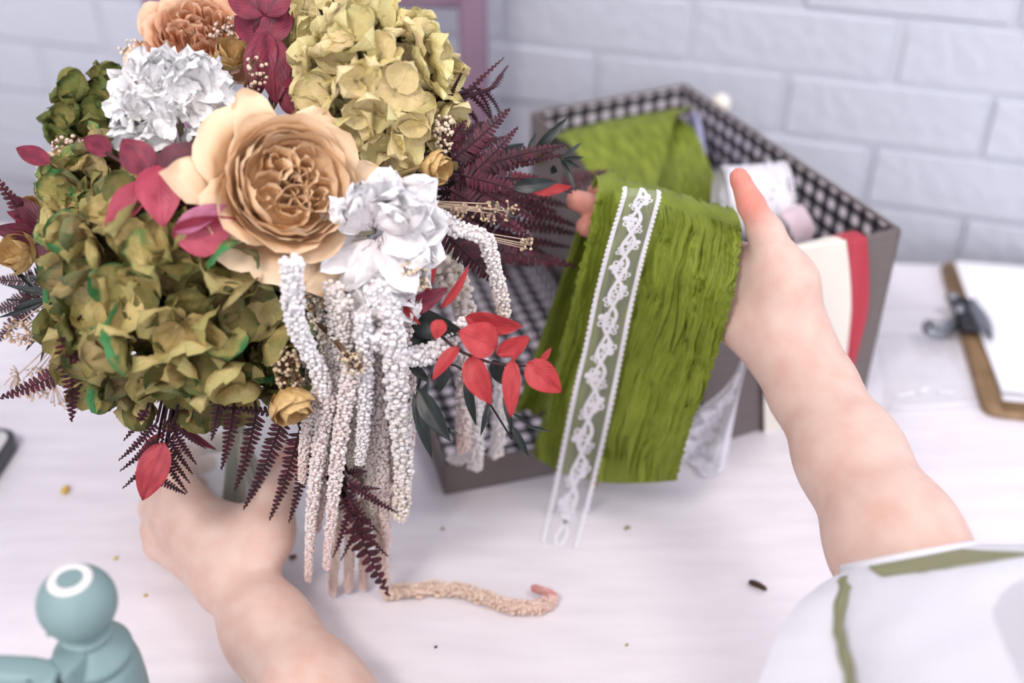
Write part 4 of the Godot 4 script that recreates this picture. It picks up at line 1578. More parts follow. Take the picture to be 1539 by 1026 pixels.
# one petal of a rose, set round the axis +y
func rose_petal(e: Dictionary, r: float, hue: Callable, seed_: float) -> ArrayMesh:
	var g := Geo.new()
	var tip: float = e.get("tip", 0.0)
	var narrow := minf(tip, 1.0)
	g.grid(12, 11, func(a: float, b: float):
		var x := a * 2.0 - 1.0
		var edge := pow(absf(x), 2.4)
		var bb := b * (1.0 - 0.30 * edge * b) + tip * b * b * pow(1.0 - absf(x), 1.2) * 0.20
		var ang: float = e.phi + e.wide * x * (0.40 + 0.60 * pow(b, 0.55)) * (1.0 - 0.55 * narrow * smoothstep(0.50, 1.0, b))
		var lip := smoothstep(0.60, 1.05, bb)
		var rad: float = lerpf(e.r0, e.r1, pow(bb, 0.75)) + e.get("bulge", 0.08) * sin(PI * bb) + e.lip * lip * lip
		var y: float = lerpf(e.y0, e.y1, bb) - e.get("drop", 0.1) * lip * lip * lip - 0.05 * edge
		rad += 0.05 * x * e.get("twist", 0.6) + 0.15 * tip * b * b * pow(1.0 - absf(x), 1.3)
		rad += 0.045 * lumps.get_noise_2d(x * 1.5 + seed_, b * 2.5) + 0.05 * b * b * lumps.get_noise_2d(x * 3.2 + seed_, 60.0)
		y += 0.075 * b * lumps.get_noise_2d(x * 2.2 + seed_, 20.0 + b)
		return [Vector3(cos(ang) * rad, y, sin(ang) * rad) * r + (e.get("off", Vector3.ZERO) as Vector3) * r, hue.call(x, bb, seed_, e)])
	return g.mesh()


func rose(label: String, c: Vector3, axis: Vector3, hint: Vector3, r: float, rows: Array, inner: Color, outer: Color, rim: Color, guards := [], group := "peach roses in the bouquet") -> Node3D:
	# rows: [how many, r0, r1, y0, y1, lip, wide, drop, tip, start angle]
	var o := thing("rose", label, "rose", c - Vector3(0, r * 0.6, 0), group)
	var fr := frame(axis, hint, c)
	var s := 0.0
	var hue := func(x: float, b: float, sd: float, e: Dictionary) -> Color:
		var k := clampf((e.r1 as float) * 1.1 - 0.1, 0, 1)
		var base := inner.lerp(outer, k)
		base = base.lerp(inner, 0.35 * (1.0 - smoothstep(0.0, 0.6, b)))
		return base.lerp(rim, clampf(smoothstep(0.70, 1.0, b + 0.15 * absf(x)) * 0.75 + 0.25 * lumps.get_noise_2d(x * 3.0 + sd, b * 4.0), 0, 1))
	for w in rows:
		for k in int(w[0]):
			s += 3.7
			var e := {"phi": w[9] + TAU * k / w[0] + rng.randf_range(-0.12, 0.12), "wide": w[6] * rng.randf_range(0.92, 1.08), "r0": w[1], "r1": w[2] * rng.randf_range(0.95, 1.05), "y0": w[3], "y1": w[4] + rng.randf_range(-0.05, 0.05), "lip": w[5] * rng.randf_range(0.7, 1.3), "drop": w[7], "tip": w[8]}
			part(o, "petal", rose_petal(e, r, hue, s), mats["rose petal"], fr)
	# the quartered heart: folded petals nested round five places, filling the cup to its rim
	for q in 6:
		var qa := TAU * q / 5 + 0.5
		var off := Vector3(cos(qa), 0, sin(qa)) * (0.36 + 0.05 * (q % 2)) if q < 5 else Vector3.ZERO
		for k in 4:
			s += 2.3
			var rr := 0.085 + 0.072 * k
			var e := {"phi": qa + PI * k * 0.9 + rng.randf_range(-0.8, 0.8), "wide": 1.80 - 0.12 * k, "r0": rr * 0.75, "r1": rr, "y0": 0.05, "y1": 0.72 + 0.03 * (k % 2) + rng.randf_range(-0.07, 0.06), "lip": 0.04, "drop": 0.03, "off": off, "bulge": 0.03, "tip": 0.0, "twist": 1.6}
			part(o, "petal", rose_petal(e, r, hue, s), mats["rose petal"], fr)
	for w in guards:
		s += 3.1
		var e := {"phi": w[0], "wide": w[3], "r0": 0.40, "r1": w[1], "y0": -0.28, "y1": w[4], "lip": 0.26, "drop": 0.20, "bulge": 0.10, "tip": w[2], "twist": 0.5}
		part(o, "petal", rose_petal(e, r, hue, s), mats["rose petal"], fr)
	# green cup under the petals
	var g := Geo.new()
	g.lathe([Vector2(0.0, -0.20 * r), Vector2(0.20 * r, -0.16 * r), Vector2(0.34 * r, -0.04 * r), Vector2(0, -0.02 * r)], 16, Vector3.ZERO, col(120, 112, 62))
	part(o, "rose_hip", g.mesh(), mats["stem"], fr)
	var hd := Geo.new()
	hd.lathe([Vector2(0.40 * r, 0.0), Vector2(0.60 * r, 0.14 * r), Vector2(0.50 * r, 0.20 * r), Vector2(0.25 * r, 0.23 * r), Vector2(0, 0.24 * r)], 20, Vector3.ZERO, inner)
	part(o, "petal_bed", hd.mesh(), mats["rose petal"], fr)
	stalk_to_vase(o, c - axis.normalized() * r * 0.15, 0.0030, col(118, 112, 84))
	return o


func ruffle(label: String, c: Vector3, list: Array, size: Vector2, n_mesh: int, wave: float, curl: float, pale: Color, warm: Color) -> void:
	# a bleached white bloom of many soft petals; list of [direction, scale, offset]
	var o := thing("white_bloom", label, "white flower", c - Vector3(0, 0.03, 0), "bleached white blooms in the bouquet")
	var kinds := []
	var hue := func(x: float, b: float, s: float) -> Color:
		return warm.lerp(pale, clampf(0.25 + b * 0.9 + 0.3 * lumps.get_noise_2d(x * 3.0 + s, b * 3.0), 0, 1))
	for k in n_mesh:
		kinds.append(petal_mesh(size.x * rng.randf_range(0.85, 1.15), size.y * rng.randf_range(0.8, 1.25), rng.randf_range(-0.35, 0.35), curl * rng.randf_range(-0.6, 1.2), wave, 0.85, 0.55, hue, k + 100 + int(size.x * 3000.0), 7, 9))
	for e in list:
		var d: Vector3 = e[0]
		var hint: Vector3 = e[3] if e.size() > 3 else (EYE - c).normalized()
		var fr := frame(d, hint + Vector3(rng.randf_range(-0.35, 0.35), rng.randf_range(-0.35, 0.35), rng.randf_range(-0.35, 0.35)), c + e[2])
		var sc: float = e[1]
		part(o, "petal", kinds[rng.randi() % kinds.size()], mats["white petal"], Transform3D(fr.basis * sc, fr.origin))
	stalk_to_vase(o, c, 0.0024, col(180, 172, 150))


func leaf(o: Node3D, called: String, a: Vector3, b: Vector3, w: float, fold: float, bend: float, c0: Color, c1: Color, mat := "leaf", p := 0.72, roll := 0.0, blunt := 0.8) -> MeshInstance3D:
	var g := Geo.new()
	var y := (b - a)
	var l := y.length()
	var s := a.x * 517.0 + a.y * 311.0
	g.grid(8, 12, func(u: float, t: float):
		var x := u * 2.0 - 1.0
		var hw := w * 0.5 * pow(maxf(sin(PI * pow(t, p)), 0.0), blunt)
		var z := fold * absf(x) * hw + bend * l * sin(PI * t) + 0.05 * w * lumps.get_noise_2d(x * 1.8 + s, t * 2.0)
		var k := clampf(0.5 + 0.8 * lumps.get_noise_2d(x * 1.6 + s, t * 2.4 + 11.0) - 0.12 * smoothstep(0.14, 0.0, absf(x)), 0, 1)
		return [Vector3(x * hw, t * l, z), c0.lerp(c1, k)])
	var fr := frame(y, (EYE - (a + b) / 2.0).normalized(), a)
	fr.basis = Basis(y.normalized(), roll) * fr.basis
	return part(o, called, g.mesh(), mats[mat], fr)


func pinna(o: Node3D, a: Vector3, b: Vector3, w: float, bow: Vector3, n: int, c0: Color, c1: Color, roll := 0.0, rough := 1.0, called := "leaflet_row") -> void:
	# one feather of a fern: a midrib and two rows of blunt lobes, growing shorter to the tip
	var g := Geo.new()
	var mid := (a + b) / 2 + bow
	var at := func(t: float) -> Vector3: return a * (1 - t) * (1 - t) + mid * 2 * t * (1 - t) + b * t * t
	var step := (b - a).length() / n
	var rib := PackedVector3Array()
	for i in 9:
		rib.append(at.call(i / 8.0))
	g.tube(rib, maxf(0.0007, w * 0.025), 0.0003, 4, c0)
	var look := (EYE - mid).normalized()
	for i in n:
		var t := 0.05 + 0.93 * (i + 0.5) / n
		var p: Vector3 = at.call(t)
		var d := ((at.call(minf(t + 0.02, 1.0)) as Vector3) - (at.call(t - 0.02) as Vector3)).normalized()
		var nn := Basis(d, roll) * (look - d * look.dot(d)).normalized()
		var side := d.cross(nn)
		var l := w * 0.62 * (0.80 + 0.2 * smoothstep(0.0, 0.15, t)) * pow(1.0 - t * 0.97, 0.72)
		var h := step * 0.41
		for s in [-1.0, 1.0]:
			var lean := 0.42 + rng.randf_range(-0.10, 0.12) * rough
			var e: Vector3 = (side * s * cos(lean) + d * sin(lean) - nn * (0.12 + rng.randf_range(-0.15, 0.15) * rough)).normalized()
			var f: Vector3 = d * cos(lean) - side * s * sin(lean)
			var ll := l * (1.0 + rng.randf_range(-0.10, 0.10) * rough)
			var c := c0.lerp(c1, rng.randf())
			var q: Vector3 = p + d * (step * 0.25 * s)
			var i0 := g.add(q - f * h * 0.9, c)
			var i1 := g.add(q + f * h * 0.9, c)
			var i2 := g.add(q + e * ll * 0.62 - f * h * 0.95 + nn * 0.0004, c)
			var i3 := g.add(q + e * ll * 0.62 + f * h * 0.80 + nn * 0.0004, c)
			var i4 := g.add(q + e * ll * 0.93 - f * h * 0.42 - nn * 0.0004, c)
			var i5 := g.add(q + e * ll + f * h * 0.25 - nn * 0.0004, c)
			g.quad(i0, i1, i3, i2)
			g.quad(i2, i3, i5, i4)
	part(o, called, g.mesh(), mats["fern"])


func fern(label: String, root: Vector3, rows: Array, d: float, dark := 0.0) -> void:
	# rows: [u0, v0, u1, v1, width, sideways bow, lobes, depth change at the tip, roll], pixels with distance d over the ground
	var base := away(rows[0][0], rows[0][1], d)
	var o := thing("fern_frond", label, "fern", base, "burgundy fern fronds in the bouquet")
	var c0 := col(52, 11, 25).lerp(col(26, 7, 14), dark)
	var c1 := col(90, 25, 45).lerp(col(46, 12, 24), dark)
	var g := Geo.new()
	for r in rows:
		var a := away(r[0], r[1], d)
		var b := away(r[2], r[3], d + r[7])
		var k: float = 1.0 / (LENS / (d * 1.12))
		var n := Vector3(-(b - a).y, (b - a).x, 0).normalized()
		pinna(o, a, b, r[4] * k, n * r[5] * k, (int(r[6] * 0.72) if r[6] > 20 else int(r[6])), c0, c1, r[8] if r.size() > 8 else 0.0)
		g.tube(curve(PackedVector3Array([root, root.lerp(a, 0.5) + Vector3(0, 0.004, 0), a]), 6), 0.0011, 0.0009, 5, c0)
	part(o, "stem", g.mesh(), mats["stem"])


func strand(label: String, path: PackedVector3Array, r0: float, r1: float, pale: Color, blush: Color, lumpy := 1.0, hang := true) -> void:
	var foot := path[path.size() - 1]
	var o := thing("blossom_strand", label, "amaranth strand", foot, "pale hanging blossom strands of the bouquet")
	var line := curve(path, 60)
	var cum := PackedFloat32Array([0.0])
	for i in 60: cum.append(cum[i] + line[i].distance_to(line[i + 1]))
	var total := cum[60]
	var core := Geo.new()
	core.tube(line, r0 * 0.58, r1 * 0.58, 6, pale.lerp(blush, 0.4))
	part(o, "stem", core.mesh(), mats["blossom"])
	var g := Geo.new()
	var x := (line[1] - line[0]).cross(Vector3(0.3, 0.2, 0.9)).normalized()
	var at := 0.0
	var j := 0
	var twist := 0.0
	while at < total:
		while j < 59 and cum[j + 1] < at: j += 1
		var f := clampf((at - cum[j]) / maxf(cum[j + 1] - cum[j], 1e-6), 0, 1)
		var p := line[j].lerp(line[j + 1], f)
		var d := (line[j + 1] - line[j]).normalized()
		x = (x - d * x.dot(d)).normalized()
		var y := d.cross(x)
		var t := at / total
		var r := lerpf(r0, r1, pow(t, 1.6)) * (1.0 + 0.12 * lumpy * lumps.get_noise_2d(at * 220.0, r0 * 9000.0))
		if not hang: r *= smoothstep(-0.02, 0.06, t) * 0.25 + 0.75
		twist += 0.9
		var n := 8
		for k in n:
			var a := TAU * k / n + twist + rng.randf_range(-0.3, 0.3)
			var w: Vector3 = x * cos(a) + y * sin(a)
			var rr := r * rng.randf_range(0.20, 0.35)
			var c := pale.lerp(blush, clampf(rng.randf() * 0.55 + 0.6 * smoothstep(0.55, 1.0, t), 0, 1))
			add_ico(g, p + w * r * rng.randf_range(0.58, 0.90) + d * rng.randf_range(-0.3, 0.3) * rr, rr, 1, c, rng.randf_range(0.65, 1.0), d)
		at += r * 0.38
	for k in 3:
		add_ico(g, line[60] + Vector3(rng.randf_range(-1, 1), rng.randf_range(-1, 1), rng.randf_range(-1, 1)) * r1 * 0.4, r1 * 0.5, 1, blush)
	var m := part(o, "tiny_blossoms", g.mesh(), mats["blossom"])
	m.set_meta("kind", "stuff")


func spray(label: String, c: Vector3, r: Vector3, n: int, size: float, bud: Color, bud2: Color, twig: Color, root: Vector3) -> void:
	# tiny round buds on fine forked stems
	var o := thing("bud_spray", label, "filler flower", c - Vector3(0, r.y, 0), "sprays of tiny buds in the bouquet")
	var g := Geo.new()
	var s := Geo.new()
	var forks := []
	root = c.lerp(root, 0.4) - (EYE - c).normalized() * 0.018
	for k in 5:
		var p := c + Vector3(rng.randf_range(-0.6, 0.6) * r.x, rng.randf_range(-0.6, 0.6) * r.y, rng.randf_range(-0.6, 0.6) * r.z)
		forks.append(p)
		s.tube(PackedVector3Array([root, root.lerp(p, 0.6) + Vector3(0, 0.003, 0), p]), 0.0006, 0.0004, 4, twig)
	for i in n:
		var d := Vector3(rng.randf_range(-1, 1), rng.randf_range(-1, 1), rng.randf_range(-1, 1))
		if d.length() > 1.0: d = d.normalized() * rng.randf_range(0.7, 1.0)
		var p := c + Vector3(d.x * r.x, d.y * r.y, d.z * r.z)
		var best: Vector3 = forks[0]
		for q in forks:
			if p.distance_to(q) < p.distance_to(best): best = q
		s.tube(PackedVector3Array([best, best.lerp(p, 0.5) + Vector3(0, 0.0015, 0), p]), 0.00032, 0.00024, 3, twig)
		add_ico(g, p, size * rng.randf_range(0.7, 1.2), 1, bud.lerp(bud2, rng.randf()), rng.randf_range(0.75, 1.0), d.normalized())
	part(o, "stems", s.mesh(), mats["stem"])
	var m := part(o, "buds", g.mesh(), mats["blossom"])
	m.set_meta("kind", "stuff")


func dried_bud(label: String, c: Vector3, axis: Vector3, r: float, c0: Color, c1: Color, root: Vector3) -> void:
	var o := thing("dried_bud", label, "dried flower", c - Vector3(0, r, 0), "dried yellow buds in the bouquet")
	var fr := frame(axis, (EYE - c), c)
	var hue := func(x: float, b: float, sd: float, _e: Dictionary) -> Color:
		return c0.lerp(c1, clampf(0.3 + b * 0.5 + 0.7 * lumps.get_noise_2d(x * 3.0 + sd, b * 4.0), 0, 1))
	for k in 11:
		var ring := k / 4
		var e := {"phi": k * 2.4, "wide": 1.0, "r0": 0.35 - 0.08 * ring, "r1": [0.95, 0.70, 0.42][ring], "y0": -0.8, "y1": [0.55, 0.85, 0.95][ring], "lip": 0.12, "drop": 0.25, "bulge": 0.30, "twist": 2.0}
		part(o, "petal", rose_petal(e, r, hue, k * 5.1 + c.x * 400.0), mats["rose petal"], fr)
	var g := Geo.new()
	g.tube(PackedVector3Array([root, root.lerp(c, 0.6), c - axis.normalized() * r * 0.7]), 0.0012, 0.0012, 5, col(150, 128, 84))
	part(o, "stem", g.mesh(), mats["stem"])


func branch(called: String, label: String, category: String, group: String, stem: PackedVector3Array, sr: float, sc: Color) -> Node3D:
	var o := thing(called, label, category, stem[stem.size() - 1], group)
	var g := Geo.new()
	g.tube(curve(stem, 16), sr, sr * 0.6, 6, sc)
	part(o, "stem", g.mesh(), mats["stem"])
	return o


func bouquet() -> void:
	vase()
	heads()
	leaves()
	ferns()
	strands()
	sprays()


func vase() -> void:
	var c := Vector3(-0.178, TABLE_Y, -0.562)
	var o := thing("glass_vase", "clear straight glass vase on the table holding the bouquet stems", "vase", c)
	var g := Geo.new()
	var r := 0.0335
	g.lathe([Vector2(0, 0.001), Vector2(r * 0.93, 0.001), Vector2(r, 0.004), Vector2(r, 0.10), Vector2(r * 1.04, 0.184), Vector2(r * 1.02, 0.186), Vector2(r * 0.97, 0.184), Vector2(r * 0.93, 0.10), Vector2(r * 0.93, 0.008), Vector2(0, 0.006)], 48, c)
	part(o, "glass", g.mesh(), mats["vase glass"])
	var rim := Geo.new()
	var p := PackedVector3Array()
	for k in 41:
		var a := TAU * k / 40
		p.append(c + Vector3(cos(a) * r * 1.02, 0.185, sin(a) * r * 1.02))
	rim.tube(p, 0.0011, 0.0011, 6)
	part(o, "rim", rim.mesh(), mats["vase glass"])


func heads() -> void:
	var tan_ := [[col(126, 110, 58), col(98, 94, 44), col(70, 92, 44), 0.6], [col(218, 196, 138), col(190, 168, 104), col(128, 142, 76), 0.4], [col(144, 124, 82), col(112, 98, 56), col(60, 108, 66), 0.5], [col(196, 172, 114), col(164, 146, 84), col(112, 128, 66), 0.55], [col(198, 172, 116), col(166, 144, 86), col(136, 136, 76), 0.4], [col(176, 162, 98), col(142, 134, 72), col(44, 122, 70), 0.95], [col(192, 170, 122), col(164, 142, 94), col(118, 122, 66), 0.45], [col(204, 184, 120), col(172, 154, 86), col(62, 120, 58), 0.85]]
	hydrangea("hydrangea_head", "large olive and tan hydrangea head edged with green at the lower left of the bouquet", px(266, 452, 0.612), Vector3(0.0550, 0.0600, 0.048), 92, 0.0208, tan_)
	hydrangea("hydrangea_head", "small olive hydrangea head with red leaves against it, under the white bloom", px(150, 305, 0.625), Vector3(0.021, 0.026, 0.022), 34, 0.0170, tan_)
	hydrangea("hydrangea_head", "few tan hydrangea florets in the gap beside the thick white strand", px(436, 500, 0.628), Vector3(0.020, 0.032, 0.018), 30, 0.0150, tan_)
	var yel := [[col(234, 216, 168), col(220, 200, 142), col(236, 222, 174), 0.5], [col(224, 204, 158), col(206, 184, 130), col(212, 204, 144), 0.5], [col(240, 224, 162), col(228, 210, 136), col(242, 232, 186), 0.4], [col(214, 198, 144), col(202, 188, 124), col(220, 214, 156), 0.6]]
	hydrangea("hydrangea_head", "pale yellow hydrangea head at the upper right of the peach rose", px(566, 152, 0.632), Vector3(0.0375, 0.0480, 0.040), 84, 0.0168, yel)
	hydrangea("hydrangea_head", "tan and yellow hydrangea head at the top behind the tall red leaves", px(480, 30, 0.660), Vector3(0.030, 0.034, 0.030), 70, 0.0130, yel)
	var grn := [[col(122, 122, 58), col(96, 104, 44), col(64, 92, 44), 0.7], [col(148, 134, 76), col(112, 112, 54), col(84, 100, 46), 0.6]]
	hydrangea("hydrangea_head", "dark green hydrangea head at the far upper left, half behind the white bloom", px(158, 190, 0.680), Vector3(0.022, 0.026, 0.024), 34, 0.0150, grn)
	# roses
	var c := px(430, 282, 0.572)
	var look := (EYE - c).normalized()
	var ax := (look + Vector3(0.36, 0.20, -0.05)).normalized()
	rose("large open peach rose in the middle of the bouquet, its heart full of folded petals", c - ax * 0.010, ax, Vector3.RIGHT, 0.0335,
		[[4, 0.42, 1.00, -0.25, 0.56, 0.14, 1.02, 0.08, 0.6, 0.9], [4, 0.42, 0.95, -0.15, 0.72, 0.05, 1.02, 0.05, 0.2, 0.1], [5, 0.42, 0.88, -0.05, 0.82, 0.0, 0.86, 0.03, 0.0, 0.85], [4, 0.42, 0.80, 0.0, 0.84, -0.03, 1.0, 0.02, 0.0, 0.2], [5, 0.40, 0.72, 0.0, 0.82, -0.04, 0.88, 0.01, 0.0, 0.6]],
		col(238, 200, 154), col(238, 202, 161), col(244, 218, 186),
		[[-1.56, 1.16, 2.2, 0.80, 0.34], [-0.46, 1.08, 1.3, 0.85, 0.42], [-1.0, 1.18, 0.5, 0.95, 0.42], [0.45, 1.02, 0.8, 0.85, 0.46], [1.35, 1.12, 1.2, 0.80, 0.42], [2.65, 1.26, 1.6, 0.85, 0.30], [-2.35, 1.20, 0.5, 0.95, 0.36], [2.05, 1.04, 0.4, 0.85, 0.42], [3.15, 1.16, 0.5, 0.85, 0.36], [-2.05, 1.02, 0.6, 0.9, 0.44]])
	var c2 := px(296, 52, 0.655)
	var ax2 := ((EYE - c2).normalized() * 0.75 + Vector3(-0.10, 0.75, 0)).normalized()
	rose("orange peach rose at the top of the bouquet above the white bloom", c2 - ax2 * 0.012, ax2, Vector3.RIGHT, 0.0300,
		[[6, 0.45, 1.10, -0.35, 0.30, 0.22, 0.75, 0.14, 0.5, 0.0], [7, 0.42, 1.00, -0.15, 0.46, 0.14, 0.62, 0.08, 0.2, 0.5], [7, 0.40, 0.88, 0.0, 0.56, 0.08, 0.62, 0.05, 0.1, 0.2], [7, 0.36, 0.76, 0.0, 0.62, 0.05, 0.62, 0.04, 0.0, 0.7], [6, 0.30, 0.62, 0.0, 0.64, 0.03, 0.70, 0.02, 0.0, 0.1]],
		col(224, 164, 122), col(236, 182, 146), col(244, 206, 176))
	# bleached blooms
	var list := []
	var w := px(262, 160, 0.600)
	var toward := (EYE - w).normalized()
	for k in 270:
		var d := Vector3(rng.randf_range(-1, 1), rng.randf_range(-0.9, 1), rng.randf_range(-1, 1)).normalized()
		if d.dot(toward) < -0.25: continue
		var side := d.cross(Vector3(rng.randf_range(-1, 1), rng.randf_range(-1, 1), rng.randf_range(-1, 1))).normalized()
		var at := Vector3(d.x * 0.027, d.y * 0.022, d.z * 0.018) * rng.randf_range(0.8, 1.05)
		list.append([(d * rng.randf_range(0.15, 0.9) + side * 0.85).normalized(), rng.randf_range(0.65, 1.15), at - side * 0.006, (d + toward * 0.6).normalized()])
	for e in [[-0.05, 1.0, 1.5], [0.10, 1.0, 1.6], [0.34, 1.0, 1.7], [0.42, 1.0, 1.5], [0.2, 1.0, 1.2], [0.02, 1.0, 1.25]]:
		for k in 4:
			list.append([Vector3(e[0] + rng.randf_range(-0.1, 0.1), e[1], rng.randf_range(-0.1, 0.35)).normalized(), e[2] * rng.randf_range(0.8, 1.0), Vector3(e[0] * 0.03 - 0.002, 0.010, 0.01)])
	ruffle("fluffy snow white bloom of thin petals left of the peach rose", w, list, Vector2(0.0170, 0.0110), 10, 0.34, 0.30, col(253, 252, 253), col(248, 242, 238))
	list = []
	var w2 := px(562, 345, 0.585)
	var to2 := (EYE - w2).normalized()
	for e in [[0.95, 0.45, 1.1], [0.8, 0.75, 1.0], [1.0, 0.1, 1.1], [0.6, -0.3, 1.0], [0.4, 0.9, 0.9], [0.1, 0.9, 0.9], [-0.25, 0.85, 0.85], [-0.6, 0.3, 0.75], [-0.5, -0.5, 0.9], [0.15, -1.0, 1.25], [0.4, -1.0, 1.3], [-0.1, -1.0, 1.2], [0.6, -0.8, 1.2], [0.3, -0.7, 1.0], [0.75, -0.5, 0.9], [-0.3, -0.9, 1.0], [0.2, 0.3, 0.9], [-0.2, 0.2, 0.8]]:
		for k in 4:
			var d := (Vector3(e[0], e[1], 0) + to2 * rng.randf_range(0.0, 0.42) + Vector3(rng.randf_range(-0.2, 0.2), rng.randf_range(-0.2, 0.2), 0)).normalized()
			list.append([d, e[2] * rng.randf_range(0.75, 1.1), Vector3(e[0], e[1] * 0.8, 0) * 0.008 + to2 * rng.randf_range(-0.006, 0.008)])
	for k in 16:
		list.append([Vector3(rng.randf_range(-0.2, 0.5), -1.0, rng.randf_range(0.1, 0.6)).normalized(), rng.randf_range(0.7, 1.0), Vector3(rng.randf_range(-0.012, 0.012), rng.randf_range(-0.030, -0.012), 0.006)])
	ruffle("soft white bloom of broad translucent petals right under the peach rose", w2, list, Vector2(0.0310, 0.0205), 9, 0.32, 0.30, col(253, 251, 253), col(246, 236, 236))
	# dried yellow buds
	for e in [[346, 82, 0.625, 26, 0.2, 1.0, "dried yellow bud between the white bloom and the tall red leaves"], [28, 380, 0.640, 30, -0.6, 0.2, "dried yellow bud at the left edge below the plum leaves"], [45, 318, 0.652, 22, -0.7, 0.4, "dried yellow bud above the plum leaves at the left edge"], [656, 252, 0.600, 25, 0.8, -0.3, "withered yellow rosebud at the right of the pale yellow hydrangea"], [437, 610, 0.592, 32, 0.2, -0.8, "tan bud hanging below the olive hydrangea beside the pale strands"], [498, 8, 0.655, 18, 0.3, 1.0, "small orange bud at the very top of the bouquet"]]:
		var p := px(e[0], e[1], e[2])
		dried_bud(e[6], p, (Vector3(e[4], e[5], 0) + (EYE - p).normalized() * 0.7).normalized(), e[3] * e[2] / LENS, col(186, 142, 82), col(226, 194, 136), NECK + Vector3(0, 0.05, 0))


func leaves() -> void:
	var wine0 := col(92, 24, 44)
	var wine1 := col(140, 42, 66)
	var rose0 := col(156, 50, 74)
	var rose1 := col(184, 72, 92)
	var red0 := col(168, 40, 48)
	var red1 := col(200, 68, 70)
	var dark0 := col(66, 16, 34)
	var dark1 := col(104, 30, 50)
	var heart := NECK + Vector3(0, 0.06, 0)
	var brown := col(74, 34, 30)
	# [u0, v0, u1, v1, width px, fold, bend, colours, roll, depth change]
	var put := func(o: Node3D, e: Array, s: float, mat := "leaf") -> void:
		var c = [[wine0, wine1], [rose0, rose1], [red0, red1], [dark0, dark1]][e[7]]
		var z: float = e[9] if e.size() > 9 else 0.0
		var a := px(e[0], e[1], s)
		var b := px(e[2], e[3], s + z)
		leaf(o, "leaf", a, b, e[4] * s / LENS, e[5], e[6], c[0], c[1], mat, 0.74, e[8])
	var o := branch("leaf_branch", "branch of broad wine and rose red leaves between the white bloom and the olive hydrangea", "leaf branch", "red leaf branches in the bouquet", PackedVector3Array([heart, px(300, 300, 0.600), px(228, 268, 0.566), px(160, 230, 0.585)]), 0.0016, brown)
	for e in [[224, 262, 184, 208, 54, 0.2, 0.08, 0, 0.2], [232, 262, 322, 224, 56, 0.25, 0.08, 3, -0.5, 0.002], [250, 258, 330, 292, 62, 0.2, 0.06, 0, 0.3, 0.006], [258, 262, 312, 316, 54, 0.2, 0.05, 3, -0.2, 0.006], [238, 246, 246, 342, 70, 0.15, 0.10, 1, 0.1, -0.008], [218, 274, 158, 352, 44, 0.25, 0.06, 1, 0.3, -0.004], [168, 232, 126, 206, 34, 0.2, 0.05, 0, 0.2, 0.01], [76, 246, 24, 222, 30, 0.2, 0.05, 0, 0.2, 0.01]]:
		put.call(o, e, 0.562 if e[0] > 200 else 0.59)
	var f := leaf(o, "folded_leaf", px(258, 352, 0.552), px(354, 328, 0.556), 0.0230, 0.7, 0.05, rose0, rose1, "leaf", 0.8, 0.5)
	f.set_meta("label", "rose leaf folded along its midrib")
	f = leaf(o, "folded_leaf", px(262, 350, 0.549), px(342, 308, 0.552), 0.0120, 0.2, 0.05, col(150, 74, 108), col(188, 112, 142), "leaf", 0.8, -0.5)
	f.set_meta("label", "mauve underside of the folded leaf")
	# tall leaves at the top
	o = branch("leaf_branch", "upright branch of tall dark red leaves at the top of the bouquet", "leaf branch", "red leaf branches in the bouquet", PackedVector3Array([heart, px(402, 170, 0.625), px(400, 60, 0.628), px(396, -30, 0.640)]), 0.0018, col(70, 60, 70))
	for e in [[398, 24, 340, -24, 56, 0.2, 0.08, 0, 0.2], [398, 24, 436, -30, 52, 0.2, 0.08, 0, -0.3], [400, 64, 352, 24, 44, 0.2, 0.05, 0, 0.2, 0.008], [400, 64, 436, 6, 46, 0.2, 0.05, 0, -0.2, 0.008], [400, 46, 384, 152, 50, 0.2, 0.06, 0, 0.3, 0.0], [402, 50, 414, 158, 56, 0.2, 0.06, 0, -0.3, -0.002], [418, 132, 484, 160, 58, 0.2, 0.05, 0, 0.2, 0.004], [398, 20, 402, 74, 40, 0.2, 0.05, 3, 0.0, 0.01]]:
		put.call(o, e, 0.618)
	# plum leaves at the left edge
	o = branch("leaf_branch", "plum purple leaves at the left edge above the dried yellow bud", "leaf branch", "red leaf branches in the bouquet", PackedVector3Array([heart, px(160, 380, 0.640), px(74, 352, 0.640), px(20, 320, 0.645)]), 0.0014, brown)
	for e in [[76, 352, 14, 292, 34, 0.2, 0.06, 3, 0.3], [72, 350, -14, 344, 34, 0.2, 0.05, 3, -0.4], [78, 350, 58, 408, 34, 0.2, 0.05, 3, 0.3], [60, 340, 10, 318, 24, 0.2, 0.05, 0, 0.5]]:
		put.call(o, e, 0.640)
	# coral branch at the right
	o = branch("leaf_branch", "branch of coral red oval leaves reaching right in front of the gingham lid", "leaf branch", "red leaf branches in the bouquet", PackedVector3Array([heart, px(590, 440, 0.610), px(680, 520, 0.585), px(752, 548, 0.585), px(806, 548, 0.590)]), 0.0012, col(60, 34, 34))
	for e in [[698, 476, 786, 490, 40, 0.25, 0.08, 2, 0.5, 0.006], [748, 520, 688, 498, 56, 0.15, 0.08, 2, 0.1, -0.004], [706, 534, 738, 608, 42, 0.25, 0.10, 2, 0.3], [746, 532, 794, 504, 28, 0.2, 0.05, 2, 0.4], [770, 540, 768, 628, 29, 0.2, 0.05, 2, 0.1], [796, 506, 768, 546, 14, 0.2, 0.04, 2, 0.6], [792, 544, 844, 590, 46, 0.18, 0.07, 2, 0.1], [812, 544, 829, 522, 10, 0.2, 0.04, 2, 0.2], [665, 480, 654, 510, 26, 0.3, 0.05, 2, 0.3], [690, 520, 650, 572, 24, 0.3, 0.06, 2, 0.5]]:
		put.call(o, e, 0.583)
